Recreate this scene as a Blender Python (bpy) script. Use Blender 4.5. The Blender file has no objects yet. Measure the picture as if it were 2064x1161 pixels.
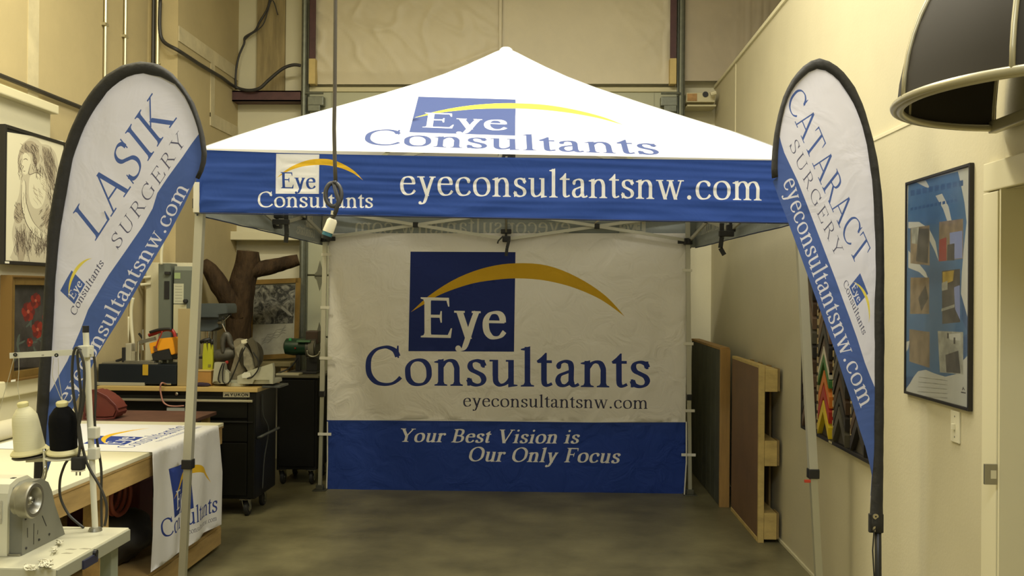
import bpy, bmesh, random
from math import *
from mathutils import Vector, Matrix, noise
from mathutils.geometry import delaunay_2d_cdt
import numpy as np
random.seed(7)
C = bpy.context.scene.collection
sc = bpy.context.scene

# ---------------------------------------------------------------- camera (focal length in pixels of the 2064 x 1161 frame)
F, CX, CY = 1900.0, 1032.0, 580.5
ROLL = radians(0.5)
CAMP = Vector((0, 0, 1.69))
dy = Vector((75/F, -10.5/F, -1)).normalized()               # where the room's depth axis points, in camera axes
up_ = Vector((sin(ROLL), cos(ROLL), 0)); up_ = (up_ - dy*up_.dot(dy)).normalized()
dx = dy.cross(up_)
ROT = Matrix((dx, dy, up_))                                 # rows: world X, Y, Z seen in camera axes
cam = bpy.data.cameras.new('camera'); cam.sensor_width = 36; cam.lens = 36*F/2064; cam.clip_start = .05
co = bpy.data.objects.new('camera', cam); C.objects.link(co)
co.matrix_world = Matrix.Translation(CAMP) @ ROT.to_4x4()
sc.camera = co

# ---------------------------------------------------------------- world, lamps, exposure
w = bpy.data.worlds.new('world'); sc.world = w; w.use_nodes = True
w.node_tree.nodes['Background'].inputs[0].default_value = (1, .95, .78, 1)
w.node_tree.nodes['Background'].inputs[1].default_value = .13
sc.view_settings.view_transform = 'Standard'; sc.view_settings.look = 'None'
sc.view_settings.exposure = 0.0; sc.view_settings.gamma = 1; sc.view_settings.use_curve_mapping = False
def lamp(name, loc, size, energy, col, target=None):
    l = bpy.data.lights.new(name, 'AREA'); l.shape = 'RECTANGLE'; l.size, l.size_y = size; l.energy = energy; l.color = col
    o = bpy.data.objects.new(name, l); o.location = loc; C.objects.link(o)
    if target: o.rotation_euler = (Vector(target)-Vector(loc)).to_track_quat('-Z', 'Y').to_euler()
    return o
WARM = (1, .95, .80); NEUT = (.90, .95, 1)
lamp('ceiling_lamp_middle', (-.2, 5.0, 5.3), (2.4, .5), 210, WARM)
lamp('ceiling_lamp_left', (-2.6, 4.3, 4.9), (.5, 1.6), 100, (1, .91, .62))
lamp('ceiling_lamp_right', (.75, 2.6, 4.7), (.5, 1.6), 84, (1, .95, .82))
lamp('ceiling_lamp_front', (-.6, -.3, 4.6), (2.2, .5), 125, NEUT)

# ---------------------------------------------------------------- from a point of the photograph to a point of the room
def ray(px, py): return ROT @ Vector(((px-CX)/F, -(py-CY)/F, -1))
def P(px, py, X=None, Y=None, Z=None):
    d = ray(px, py)
    t = (X/d.x) if X is not None else (Y/d.y) if Y is not None else ((Z-CAMP.z)/d.z)
    return CAMP + d*t
def PP(px, py, p0, n):
    d = ray(px, py); return CAMP + d*((Vector(p0)-CAMP).dot(n)/d.dot(n))
RT = ROT.transposed()
def proj(p):
    c = RT @ (Vector(p)-CAMP); return (CX + F*c.x/-c.z, CY - F*c.y/-c.z)

# ---------------------------------------------------------------- materials
MATS = {}
def mat(name, col, rough=.6, metal=0, var=.0, scale=8, bump=0, bscale=None, emit=0, spec=.5, stretch=None):
    if name in MATS: return MATS[name]
    m = bpy.data.materials.new(name); m.use_nodes = True; nt = m.node_tree; b = nt.nodes['Principled BSDF']
    b.inputs['Base Color'].default_value = (*col, 1); b.inputs['Roughness'].default_value = rough; b.inputs['Metallic'].default_value = metal
    b.inputs['Specular IOR Level'].default_value = spec
    if emit: b.inputs['Emission Color'].default_value = (*col, 1); b.inputs['Emission Strength'].default_value = emit
    if var or bump:
        tc = nt.nodes.new('ShaderNodeTexCoord'); mp = nt.nodes.new('ShaderNodeMapping'); nt.links.new(tc.outputs['Object'], mp.inputs[0])
        if stretch: mp.inputs['Scale'].default_value = stretch
    if var:
        n = nt.nodes.new('ShaderNodeTexNoise'); n.inputs['Scale'].default_value = scale; n.inputs['Detail'].default_value = 5; n.inputs['Roughness'].default_value = .6
        nt.links.new(mp.outputs[0], n.inputs['Vector'])
        r = nt.nodes.new('ShaderNodeValToRGB'); r.color_ramp.elements[0].position = .32; r.color_ramp.elements[1].position = .7
        r.color_ramp.elements[0].color = tuple(max(0, c*(1-var)) for c in col)+(1,); r.color_ramp.elements[1].color = tuple(min(1, c*(1+var)) for c in col)+(1,)
        nt.links.new(n.outputs[0], r.inputs[0]); nt.links.new(r.outputs[0], b.inputs['Base Color'])
    if bump:
        n2 = nt.nodes.new('ShaderNodeTexNoise'); n2.inputs['Scale'].default_value = bscale or scale*3; n2.inputs['Detail'].default_value = 4
        nt.links.new(mp.outputs[0], n2.inputs['Vector'])
        bp = nt.nodes.new('ShaderNodeBump'); bp.inputs['Strength'].default_value = bump; bp.inputs['Distance'].default_value = .02
        nt.links.new(n2.outputs[0], bp.inputs['Height']); nt.links.new(bp.outputs[0], b.inputs['Normal'])
    MATS[name] = m; return m
def cloth(name, col, back=None, trans=.15, bump=.25, rough=.75):
    """Printed polyester: a paler unprinted reverse, a little light coming through."""
    if name in MATS: return MATS[name]
    m = bpy.data.materials.new(name); m.use_nodes = True; nt = m.node_tree; b = nt.nodes['Principled BSDF']
    b.inputs['Roughness'].default_value = rough; b.inputs['Specular IOR Level'].default_value = .25
    g = nt.nodes.new('ShaderNodeNewGeometry'); mx = nt.nodes.new('ShaderNodeMix'); mx.data_type = 'RGBA'
    nt.links.new(g.outputs['Backfacing'], mx.inputs[0]); mx.inputs[6].default_value = (*col, 1); mx.inputs[7].default_value = (*(back or col), 1)
    nt.links.new(mx.outputs[2], b.inputs['Base Color'])
    t = nt.nodes.new('ShaderNodeBsdfTranslucent'); nt.links.new(mx.outputs[2], t.inputs[0])
    ms = nt.nodes.new('ShaderNodeMixShader'); ms.inputs[0].default_value = trans
    out = nt.nodes['Material Output']; nt.links.new(b.outputs[0], ms.inputs[1]); nt.links.new(t.outputs[0], ms.inputs[2]); nt.links.new(ms.outputs[0], out.inputs[0])
    if bump:
        tc = nt.nodes.new('ShaderNodeTexCoord'); n2 = nt.nodes.new('ShaderNodeTexNoise'); n2.inputs['Scale'].default_value = 5; n2.inputs['Detail'].default_value = 3; n2.inputs['Distortion'].default_value = 1.2
        nt.links.new(tc.outputs['Object'], n2.inputs['Vector']); bp = nt.nodes.new('ShaderNodeBump'); bp.inputs['Strength'].default_value = bump; bp.inputs['Distance'].default_value = .05
        nt.links.new(n2.outputs[0], bp.inputs['Height']); nt.links.new(bp.outputs[0], b.inputs['Normal'])
    MATS[name] = m; return m

# ---------------------------------------------------------------- mesh helpers
def bm_(): return bmesh.new()
def box(bm, x0, y0, z0, x1, y1, z1, bev=0):
    x0, x1 = min(x0, x1), max(x0, x1); y0, y1 = min(y0, y1), max(y0, y1); z0, z1 = min(z0, z1), max(z0, z1)
    r = bmesh.ops.create_cube(bm, size=1)['verts']
    for v in r: v.co = Vector(((x0+x1)/2+v.co.x*(x1-x0), (y0+y1)/2+v.co.y*(y1-y0), (z0+z1)/2+v.co.z*(z1-z0)))
    if bev:
        es = list({e for v in r for e in v.link_edges}); bmesh.ops.bevel(bm, geom=es, offset=bev, segments=2, affect='EDGES', profile=.6)
    return bm
def beam(bm, a, b, w, h=None, up=Vector((0, 0, 1)), bev=0):
    """Rectangular bar from a to b, w wide sideways and h along 'up'."""
    a, b = Vector(a), Vector(b); h = h or w; d = (b-a).normalized(); s = d.cross(up)
    if s.length < 1e-4: s = d.cross(Vector((1, 0, 0)))
    s.normalize(); u = s.cross(d)
    vs = [bm.verts.new(p + s*i*w/2 + u*j*h/2) for p in (a, b) for i, j in ((-1, -1), (1, -1), (1, 1), (-1, 1))]
    fs = [(0, 1, 2, 3), (7, 6, 5, 4), (0, 4, 5, 1), (1, 5, 6, 2), (2, 6, 7, 3), (3, 7, 4, 0)]
    F_ = [bm.faces.new([vs[i] for i in f]) for f in fs]
    bmesh.ops.recalc_face_normals(bm, faces=F_)
    return bm
def tube(bm, pts, r, n=8, closed=False, cap=True):
    pts = [Vector(p) for p in pts]; rs = r if isinstance(r, (list, tuple)) else [r]*len(pts); rings = []
    prev = None; m = len(pts)
    for i, p in enumerate(pts):
        d = (pts[(i+1) % m]-pts[i-1]) if closed else (pts[min(i+1, m-1)]-pts[max(i-1, 0)])
        d.normalize()
        if prev is None: prev = d.orthogonal().normalized()
        u = (prev - d*prev.dot(d)); u = u.normalized() if u.length > 1e-5 else d.orthogonal().normalized(); prev = u; v = d.cross(u)
        rings.append([bm.verts.new(p + (u*cos(2*pi*k/n)+v*sin(2*pi*k/n))*rs[i]) for k in range(n)])
    for i in range(m if closed else m-1):
        A, B = rings[i], rings[(i+1) % m]
        for k in range(n): bm.faces.new((A[k], A[(k+1) % n], B[(k+1) % n], B[k]))
    if cap and not closed: bm.faces.new(rings[0][::-1]); bm.faces.new(rings[-1])
    return bm
def smooth_path(pts, n=5):
    P_ = [Vector(p) for p in pts]; out = []; m = len(P_)
    for i in range(m-1):
        a, b, c, d = P_[max(i-1, 0)], P_[i], P_[i+1], P_[min(i+2, m-1)]
        for k in range(n):
            t = k/n; out.append(.5*((2*b)+(c-a)*t+(2*a-5*b+4*c-d)*t*t+(3*b-3*c+d-a)*t**3))
    out.append(P_[-1]); return out
def lathe(bm, prof, org, axis=Vector((0, 0, 1)), n=24):
    """prof: list of (radius, distance along axis)."""
    axis = Vector(axis).normalized(); u = axis.orthogonal().normalized(); v = axis.cross(u); org = Vector(org); rings = []
    for r, h in prof:
        if r < 1e-5: rings.append([bm.verts.new(org+axis*h)])
        else: rings.append([bm.verts.new(org+axis*h+(u*cos(2*pi*k/n)+v*sin(2*pi*k/n))*r) for k in range(n)])
    for A, B in zip(rings, rings[1:]):
        for k in range(n):
            k2 = (k+1) % n
            if len(A) == 1 and len(B) == 1: continue
            if len(A) == 1: bm.faces.new((A[0], B[k2], B[k]))
            elif len(B) == 1: bm.faces.new((A[k], A[k2], B[0]))
            else: bm.faces.new((A[k], A[k2], B[k2], B[k]))
    return bm
def prism(bm, poly, axis, a, b):
    """poly in the two other axes; extruded along 'X', 'Y' or 'Z' from a to b."""
    def mk(u, v, t): return {'X': (t, u, v), 'Y': (u, t, v), 'Z': (u, v, t)}[axis]
    A = [bm.verts.new(mk(u, v, a)) for u, v in poly]; B = [bm.verts.new(mk(u, v, b)) for u, v in poly]; n = len(poly)
    fs = [bm.faces.new(A), bm.faces.new(B[::-1])] + [bm.faces.new((A[i], B[i], B[(i+1) % n], A[(i+1) % n])) for i in range(n)]
    bmesh.ops.recalc_face_normals(bm, faces=fs); return bm
def obj(name, bm, m, parent=None, smooth=False, ang=None, mats=None):
    me = bpy.data.meshes.new(name); bmesh.ops.recalc_face_normals(bm, faces=bm.faces) if not smooth == 'keep' else None
    if parent is not None:
        off = wloc(parent)
        for v in bm.verts: v.co -= off
    bm.to_mesh(me); bm.free()
    for mm in (mats or [m]): me.materials.append(mm)
    o = bpy.data.objects.new(name, me); C.objects.link(o)
    if parent is not None: o.parent = parent
    if smooth:
        me.shade_smooth()
        if smooth != 'all' and smooth != 'keep': me.set_sharp_from_angle(angle=radians(35))
    return o
def wloc(o):
    v = Vector((0, 0, 0))
    while o is not None: v = v + o.location; o = o.parent
    return v
def tag(o, label, cat, group=None, kind=None):
    o['label'] = label; o['category'] = cat
    if group: o['group'] = group
    if kind: o['kind'] = kind
    return o
def thing(name, label, cat, loc, group=None):
    o = bpy.data.objects.new(name, None); C.objects.link(o); o.location = loc; return tag(o, label, cat, group)
def struct(name, bm, m, parent=None, label=None, **k):
    o = obj(name, bm, m, parent, **k)
    if parent is None: o['kind'] = 'structure'
    if label: o['label'] = label
    return o
def single(name, bm, m, label, cat, group=None, kind=None, **k): return tag(obj(name, bm, m, None, **k), label, cat, group, kind)
def wrinkle(x, y, z, s=1.0):
    return noise.noise(Vector((x*1.7, y*1.7, z*1.1)))*s + noise.noise(Vector((x*4+9, y*4, z*3)))*s*.35
# ---------------------------------------------------------------- lettering: serif letters drawn with a broad pen
def catmull(pts, n=5, closed=False):
    P_ = [Vector(p) for p in pts]; out = []
    m = len(P_); segs = m if closed else m - 1
    for i in range(segs):
        if closed: a, b, c, d = P_[(i-1) % m], P_[i], P_[(i+1) % m], P_[(i+2) % m]
        else: a, b, c, d = P_[max(i-1, 0)], P_[i], P_[i+1], P_[min(i+2, m-1)]
        for k in range(n):
            t = k / n
            out.append(0.5 * ((2*b) + (c-a)*t + (2*a-5*b+4*c-d)*t*t + (3*b-3*c+d-a)*t**3))
    if not closed: out.append(P_[-1].copy())
    return out

class Style:
    def __init__(s, T=88, t=32, ang=14, sf=26, serif=True, shear=0, track=0):
        s.T, s.t, s.ang, s.sf, s.serif, s.shear, s.track = T, t, radians(ang), sf, serif, shear, track

class Pen:
    def __init__(s, st): s.st = st; s.q = []
    def poly(s, pts): s.q.append([tuple(p) for p in pts])
    def rect(s, x0, y0, x1, y1): s.poly([(x0, y0), (x1, y0), (x1, y1), (x0, y1)])
    def stroke(s, pts, closed=False, n=5, k=1.0, curve=True):
        c = catmull(pts, n, closed) if curve else [Vector(p) for p in pts]
        st = s.st; nib = Vector((cos(st.ang), sin(st.ang))); L = []; R = []
        m = len(c)
        for i in range(m):
            if closed: d = c[(i+1) % m] - c[i-1]
            else: d = c[min(i+1, m-1)] - c[max(i-1, 0)]
            d.normalize()
            w = sqrt((st.T*(d.x*nib.y - d.y*nib.x))**2 + (st.t*d.dot(nib))**2) * 0.5 * k
            nn = Vector((-d.y, d.x))*w; L.append(c[i]+nn); R.append(c[i]-nn)
        for i in range(m if closed else m-1):
            j = (i+1) % m; s.poly([R[i], R[j], L[j]]); s.poly([R[i], L[j], L[i]])
    def stem(s, x, y0, y1, w=None):
        w = (w or s.st.T)/2; s.rect(x-w, y0, x+w, y1)
    def foot(s, x, y, d=1, a=60, b=60, w=None):          # bracketed serif; d=1 foot, d=-1 head
        if not s.st.serif: return
        w = (w or s.st.T)/2; f = s.st.sf
        s.poly([(x-w-a, y), (x+w+b, y), (x+w+b, y+d*f*.7), (x+w+b*.25, y+d*f*1.15), (x+w, y+d*f*2.4), (x-w, y+d*f*2.4), (x-w-a*.25, y+d*f*1.15), (x-w-a, y+d*f*.7)])
    def flag(s, x, y):                                     # wedge at the top left of a small letter's stem
        if not s.st.serif: return
        w = s.st.T/2; s.poly([(x+w, y+12), (x-w-62, y-34), (x-w-62, y-52), (x-w, y-62), (x+w, y-80)])
    def dot(s, x, y, r):
        s.poly([(x+r*cos(a*pi/6), y+r*sin(a*pi/6)) for a in range(12)])
    def diag(s, x0, y0, x1, y1, w):
        s.poly([(x0-w/2, y0), (x0+w/2, y0), (x1+w/2, y1), (x1-w/2, y1)])

def glyph(p, ch):                                          # draws ch, returns its advance
    T, t, f = p.st.T, p.st.t, p.st.sf; se = p.st.serif
    X = 450
    if ch == ' ': return 260
    if ch == '.': p.dot(125, 48, 52); return 250
    if ch == 'a':
        p.stroke([(88, 335), (115, 400), (195, 434), (275, 410), (300, 340), (300, 220), (300, 95), (325, 35), (370, 22), (425, 50)])
        p.stroke([(300, 275), (200, 236), (115, 195), (82, 115), (115, 40), (185, 22), (250, 52), (300, 110)]); p.dot(95, 340, T*.42); return 445
    if ch == 'c':
        p.stroke([(372, 345), (335, 405), (250, 434), (150, 405), (88, 320), (76, 220), (98, 110), (165, 34), (250, 20), (335, 45), (400, 118)]); p.dot(362, 345, T*.45); return 440
    if ch == 'e':
        p.stroke([(372, 270), (362, 355), (315, 415), (240, 434), (150, 410), (88, 325), (76, 220), (98, 110), (165, 34), (250, 18), (335, 45), (402, 122)])
        p.rect(88, 258, 400, 258+t); return 445
    if ch == 'o':
        p.stroke([(250, 434), (150, 405), (84, 320), (76, 220), (92, 115), (155, 38), (250, 16), (350, 42), (414, 130), (424, 222), (408, 325), (345, 408)], closed=True); return 500
    if ch in 'nm':
        p.stem(118, 0, 445); p.flag(118, 445); p.foot(118, 0)
        p.stroke([(135, 330), (190, 402), (262, 430), (335, 405), (376, 320), (380, 250)]); p.stem(380, 0, 265); p.foot(380, 0, b=52)
        if ch == 'n': return 505
        p.stroke([(395, 330), (450, 402), (522, 430), (595, 405), (636, 320), (640, 250)]); p.stem(640, 0, 265); p.foot(640, 0, b=52); return 768
    if ch == 'u':
        p.stem(118, 175, 450); p.stem(375, 20, 450)
        p.stroke([(118, 190), (128, 80), (185, 26), (262, 35), (330, 85), (368, 140)])
        if se: p.rect(22, 450-f, 118+T/2, 450); p.rect(290, 450-f, 375+T/2, 450)
        p.poly([(375-T/2, 90), (375+T/2, 90), (375+T/2, 38), (375+T/2+60, 30), (375+T/2+60, 10), (375-T/2, -14)]); return 505
    if ch == 'l': p.stem(139, 0, 672); p.flag(139, 672); p.foot(139, 0, a=64, b=64); return 278
    if ch == 'i': p.stem(139, 0, 445); p.flag(139, 445); p.foot(139, 0, a=62, b=62); p.dot(139, 620, 54); return 278
    if ch == 'r':
        p.stem(118, 0, 445); p.flag(118, 445); p.foot(118, 0, a=62, b=70); p.stroke([(140, 320), (190, 395), (250, 425), (310, 405)]); p.dot(305, 392, T*.5); return 355
    if ch == 's':
        p.stroke([(318, 340), (290, 400), (205, 432), (120, 408), (92, 340), (125, 275), (205, 232), (285, 185), (318, 112), (282, 42), (195, 18), (105, 50), (70, 118)])
        if se: p.rect(312-t/2, 315, 312+t/2, 445); p.rect(68-t/2, 5, 68+t/2, 140)
        return 390
    if ch == 't':
        p.stem(132, 110, 480); p.poly([(132+T/2, 420), (132+T/2, 575), (132+T/2-22, 575), (132-T/2, 500), (132-T/2, 420)]); p.poly([(132-T/2, 420), (132-T/2, 500), (15, 440), (15, 420)])
        p.rect(25, 450-t*1.05, 262, 450); p.stroke([(132, 125), (142, 55), (190, 24), (265, 55)]); return 280
    if ch == 'w':
        k = T*1.05; j = t*1.25
        p.diag(100, X, 245, -8, k); p.diag(245, -8, 375, X, j); p.diag(360, X, 500, -8, k); p.diag(500, -8, 635, X, j)
        if se: p.rect(12, X-f, 190, X); p.rect(275, X-f, 450, X); p.rect(555, X-f, 705, X)
        return 715
    if ch == 'y':
        p.diag(105, X, 265, -8, T*1.05); p.stroke([(405, X-10), (335, 260), (250, -5), (195, -145), (140, -190), (85, -180)], k=1.0, n=4); p.dot(85, -172, T*.46)
        if se: p.rect(15, X-f, 200, X); p.rect(320, X-f, 475, X)
        return 488
    H = 662
    if ch in 'EF':
        p.stem(170, 0, H); p.rect(130, H-t*1.1, 520, H)
        if se:
            p.foot(170, H, -1, 65, 30); p.foot(170, 0, 1, 65, 30 if ch == 'E' else 75); p.poly([(505, H), (540, H), (548, H-145), (526, H-145), (500, H-60)])
            p.poly([(395, 250), (418, 250), (418, 440), (395, 440), (375, 345)])
        p.rect(170, 330, 400, 330+t*1.1)
        if ch == 'E':
            p.rect(130, 0, 545, t*1.1)
            if se: p.poly([(530, 0), (570, 0), (595, 160), (572, 160), (520, 50)])
            return 615
        return 570
    if ch == 'L':
        p.stem(170, 0, H); p.foot(170, H, -1, 70, 75); p.foot(170, 0, 1, 70, 30); p.rect(130, 0, 550, t*1.1)
        if se: p.poly([(530, 0), (570, 0), (600, 170), (577, 170), (520, 50)])
        return 605
    if ch in 'CG':
        p.stroke([(575, 490), (530, 585), (440, 638), (350, 646), (215, 600), (115, 480), (90, 330), (115, 175), (215, 55), (350, 16), (475, 30), (560, 75 if ch == 'G' else 80)] + ([] if ch == 'G' else [(620, 140)]), n=6)
        if se: p.poly([(565, 675), (588, 675), (594, 465), (572, 465), (545, 560)])
        if ch == 'G': p.stem(580, 50, 290); p.foot(580, 300, -1, 75, 60); return 715
        return 660
    if ch == 'O':
        p.stroke([(360, 647), (220, 605), (115, 490), (92, 330), (115, 170), (220, 55), (360, 15), (500, 55), (605, 170), (628, 330), (605, 490), (500, 605)], closed=True, n=6); return 720
    if ch == 'S':
        p.stroke([(428, 510), (395, 600), (290, 646), (170, 615), (122, 520), (165, 420), (285, 350), (405, 275), (445, 165), (395, 60), (270, 15), (140, 50), (85, 160)], n=6)
        if se: p.rect(425, 465, 425+t*.9, 670); p.rect(62, -5, 62+t*.9, 200)
        return 535
    if ch == 'A':
        p.diag(345, H+12, 115, 0, t*1.4); p.diag(350, H+12, 600, 0, T*1.12); p.rect(190, 215, 520, 215+t*1.1)
        if se: p.rect(15, 0, 215, f); p.rect(470, 0, 715, f)
        return 725
    if ch == 'V':
        p.diag(130, H, 365, -10, T*1.15); p.diag(600, H, 365, -10, t*1.4)
        if se: p.rect(15, H-f, 260, H); p.rect(500, H-f, 705, H)
        return 715
    if ch == 'I': p.stem(165, 0, H); p.foot(165, 0, 1, 70, 70); p.foot(165, H, -1, 70, 70); return 335
    if ch == 'T':
        p.stem(305, 0, H); p.foot(305, 0, 1, 80, 80); p.rect(40, H-t*1.1, 570, H)
        if se: p.poly([(20, 500), (42, 500), (75, H-20), (75, H), (30, H)]); p.poly([(590, 500), (568, 500), (535, H-20), (535, H), (580, H)])
        return 612
    if ch == 'U':
        p.stem(160, 200, H); p.foot(160, H, -1, 70, 75); p.stem(575, 190, H, t*1.3); p.foot(575, H, -1, 85, 80, t*1.3)
        p.stroke([(160, 215), (185, 85), (290, 22), (400, 20), (510, 70), (572, 200)]); return 720
    if ch == 'N':
        p.stem(140, 0, H, T if not se else t*1.3); p.stem(560, 0, H, T if not se else t*1.3); p.diag(140, H, 560, 0, T*1.2); return 700
    if ch == 'K':
        p.stem(165, 0, H); p.foot(165, 0, 1, 70, 70); p.foot(165, H, -1, 70, 70); p.diag(575, H-8, 190, 300, t*1.6); p.diag(290, 395, 610, 0, T*1.25)
        if se: p.rect(475, H-f, 660, H); p.rect(490, 0, 730, f)
        return 720
    if ch in 'RB':
        p.stem(165, 0, H); p.foot(165, 0, 1, 70, 75 if ch == 'R' else 20); p.foot(165, H, -1, 70, 20)
        p.stroke([(165, 646), (310, 646), (430, 600), (462, 495), (420, 385), (310, 340), (165, 335)])
        if ch == 'R':
            p.diag(330, 345, 580, 0, T*1.15)
            if se: p.rect(500, 0, 670, f)
            return 665
        p.stroke([(165, 340), (340, 335), (480, 285), (512, 180), (470, 70), (340, 16), (165, 16)]); return 610
    if ch == 'Y':
        p.diag(135, H, 365, 290, T*1.15); p.diag(600, H, 365, 290, t*1.4); p.stem(365, 0, 310); p.foot(365, 0, 1, 80, 80)
        if se: p.rect(20, H-f, 255, H); p.rect(500, H-f, 700, H)
        return 705
    return 300

_gc = {}
def glyph_shape(ch, st):                                   # outline of the union of the pen strokes: (verts, edges, advance)
    key = (ch, id(st))
    if key in _gc: return _gc[key]
    p = Pen(st); adv = glyph(p, ch)
    if not p.q: _gc[key] = ([], [], adv); return _gc[key]
    vs, fs = [], []
    for q in p.q:
        a = sum(q[i-1][0]*q[i][1]-q[i][0]*q[i-1][1] for i in range(len(q)))
        if abs(a) < 1: continue
        if a < 0: q = q[::-1]
        fs.append(list(range(len(vs), len(vs)+len(q)))); vs += [Vector(v) for v in q]
    es = [(f[i-1], f[i]) for f in fs for i in range(len(f))]
    r = delaunay_2d_cdt(vs, es, [], 0, 0.02)
    cnt = {}; Fp = [[(vs[i].x, vs[i].y) for i in f] for f in fs]; Fb = [(min(q[0] for q in f), max(q[0] for q in f), min(q[1] for q in f), max(q[1] for q in f)) for f in Fp]
    def covered(x, y):
        for f, bb in zip(Fp, Fb):
            if bb[0] <= x <= bb[1] and bb[2] <= y <= bb[3]:
                c = False
                for (ax, ay), (bx, by) in zip(f, f[1:]+f[:1]):
                    if (ay > y) != (by > y) and x < (bx-ax)*(y-ay)/(by-ay)+ax: c = not c
                if c: return True
        return False
    for tri in r[2]:
        cc = (r[0][tri[0]]+r[0][tri[1]]+r[0][tri[2]])/3
        if not covered(cc.x, cc.y): continue
        for i in range(len(tri)):
            a, b = tri[i-1], tri[i]; k2 = (min(a, b), max(a, b)); cnt[k2] = cnt.get(k2, 0)+1
    E = [e for e, c in cnt.items() if c == 1]
    ids = sorted({i for e in E for i in e}); mp = {v: k for k, v in enumerate(ids)}
    V = [(r[0][i].x + p.st.shear*r[0][i].y, r[0][i].y) for i in ids]
    _gc[key] = (V, [(mp[a], mp[b]) for a, b in E], adv); return _gc[key]

def text_regions(txt, st, p0, p1, up, unit=662, pm=None, up1=None):
    """Regions for a line of text: baseline from p0 to p1 (through pm), 'up' = vector of one cap height (or x height when unit=450)."""
    gs = [glyph_shape(c, st) for c in txt]
    tot = sum(g[2] for g in gs) + st.track*(len(gs)-1)
    p0, p1, up = Vector(p0), Vector(p1), Vector(up); up1 = Vector(up1) if up1 else up
    pm = Vector(pm) if pm else (p0+p1)/2; c = 2*pm - (p0+p1)/2
    def base(u): return p0*(1-u)**2 + c*2*u*(1-u) + p1*u*u
    out = []; x = 0
    for V, E, adv in gs:
        if V:
            pts = []
            for vx, vy in V:
                u = (x+vx)/tot; pts.append(tuple(base(u) + up.lerp(up1, min(max(u, 0), 1))*(vy/unit)))
            out.append((pts, E))
        x += adv + st.track
    return out
# ---------------------------------------------------------------- printed sheets: lettering and artwork cut into the sheet's own mesh
def resample(pts, n):
    pts = [Vector(p) for p in pts]; L = [0]
    for a, b in zip(pts, pts[1:]): L.append(L[-1]+(b-a).length)
    out = []; j = 0
    for i in range(n):
        t = L[-1]*i/(n-1)
        while j < len(L)-2 and L[j+1] < t: j += 1
        u = (t-L[j])/max(1e-9, L[j+1]-L[j]); out.append(pts[j].lerp(pts[j+1], min(1, u)))
    return out
def poly_region(pts): return ([tuple(p) for p in pts], [(i, (i+1) % len(pts)) for i in range(len(pts))])
def inside(cx, cy, V, E):
    V = np.array(V); r = np.zeros(len(cx), bool)
    for a, b in E:
        (ax, ay), (bx, by) = V[a], V[b]
        if ay == by: continue
        c = (ay > cy) != (by > cy); r ^= c & (cx < (bx-ax)*(cy-ay)/(by-ay)+ax)
    return r
def printed(name, outline, regions, mats, inv, surf, parent=None, grid=.06, smooth=True, flip=False, under=0):
    """outline and regions as drawn -> inv() -> flat sheet coordinates; surf() lays the sheet out in the room."""
    O = [tuple(inv(*p)) for p in outline]; R = [([tuple(inv(*p)) for p in V], E, mi) for V, E, mi in regions]
    vs = [Vector(p) for p in O]; es = [(i, (i+1) % len(O)) for i in range(len(O))]
    for V, E, mi in R:
        k = len(vs); vs += [Vector(p) for p in V]; es += [(a+k, b+k) for a, b in E]
    xs = [p[0] for p in O]; ys = [p[1] for p in O]
    gx = np.arange(min(xs)+grid/2, max(xs), grid); gy = np.arange(min(ys)+grid/2, max(ys), grid)
    G = np.array([(x+(.5*grid if j % 2 else 0), y) for j, y in enumerate(gy) for x in gx])
    if len(G):
        ok = inside(G[:, 0], G[:, 1], O, [(i, (i+1) % len(O)) for i in range(len(O))])
        vs += [Vector((float(a), float(b))) for a, b in G[ok]]
    r = delaunay_2d_cdt(vs, es, [], 0, 1e-5); V2, T2 = r[0], r[2]
    A = np.array([(v.x, v.y) for v in V2]); T = np.array([t[:3] for t in T2]); cen = A[T].mean(axis=1)
    keep = inside(cen[:, 0], cen[:, 1], O, [(i, (i+1) % len(O)) for i in range(len(O))]); T = T[keep]; cen = cen[keep]
    mi_ = np.zeros(len(T), int)
    for V, E, mi in R:
        v = np.array(V); lo, hi = v.min(0), v.max(0)
        ix = np.where((cen[:, 0] >= lo[0]) & (cen[:, 0] <= hi[0]) & (cen[:, 1] >= lo[1]) & (cen[:, 1] <= hi[1]))[0]
        if len(ix): s_ = inside(cen[ix, 0], cen[ix, 1], V, E); mi_[ix[s_]] = mi
    used = np.unique(T); remap = -np.ones(len(A), int); remap[used] = np.arange(len(used))
    off = wloc(parent) if parent is not None else Vector((0, 0, 0))
    W = [tuple(Vector(surf(float(A[i, 0]), float(A[i, 1])))-off) for i in used]
    me = bpy.data.meshes.new(name); F2 = remap[T]
    if flip: F2 = F2[:, ::-1]
    me.from_pydata(W, [], F2.tolist())
    for m in mats: me.materials.append(m)
    me.polygons.foreach_set('material_index', mi_.astype(np.int32)); me.update()
    if smooth: me.shade_smooth()
    o = bpy.data.objects.new(name, me); C.objects.link(o)
    if parent is not None: o.parent = parent
    return o

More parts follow.
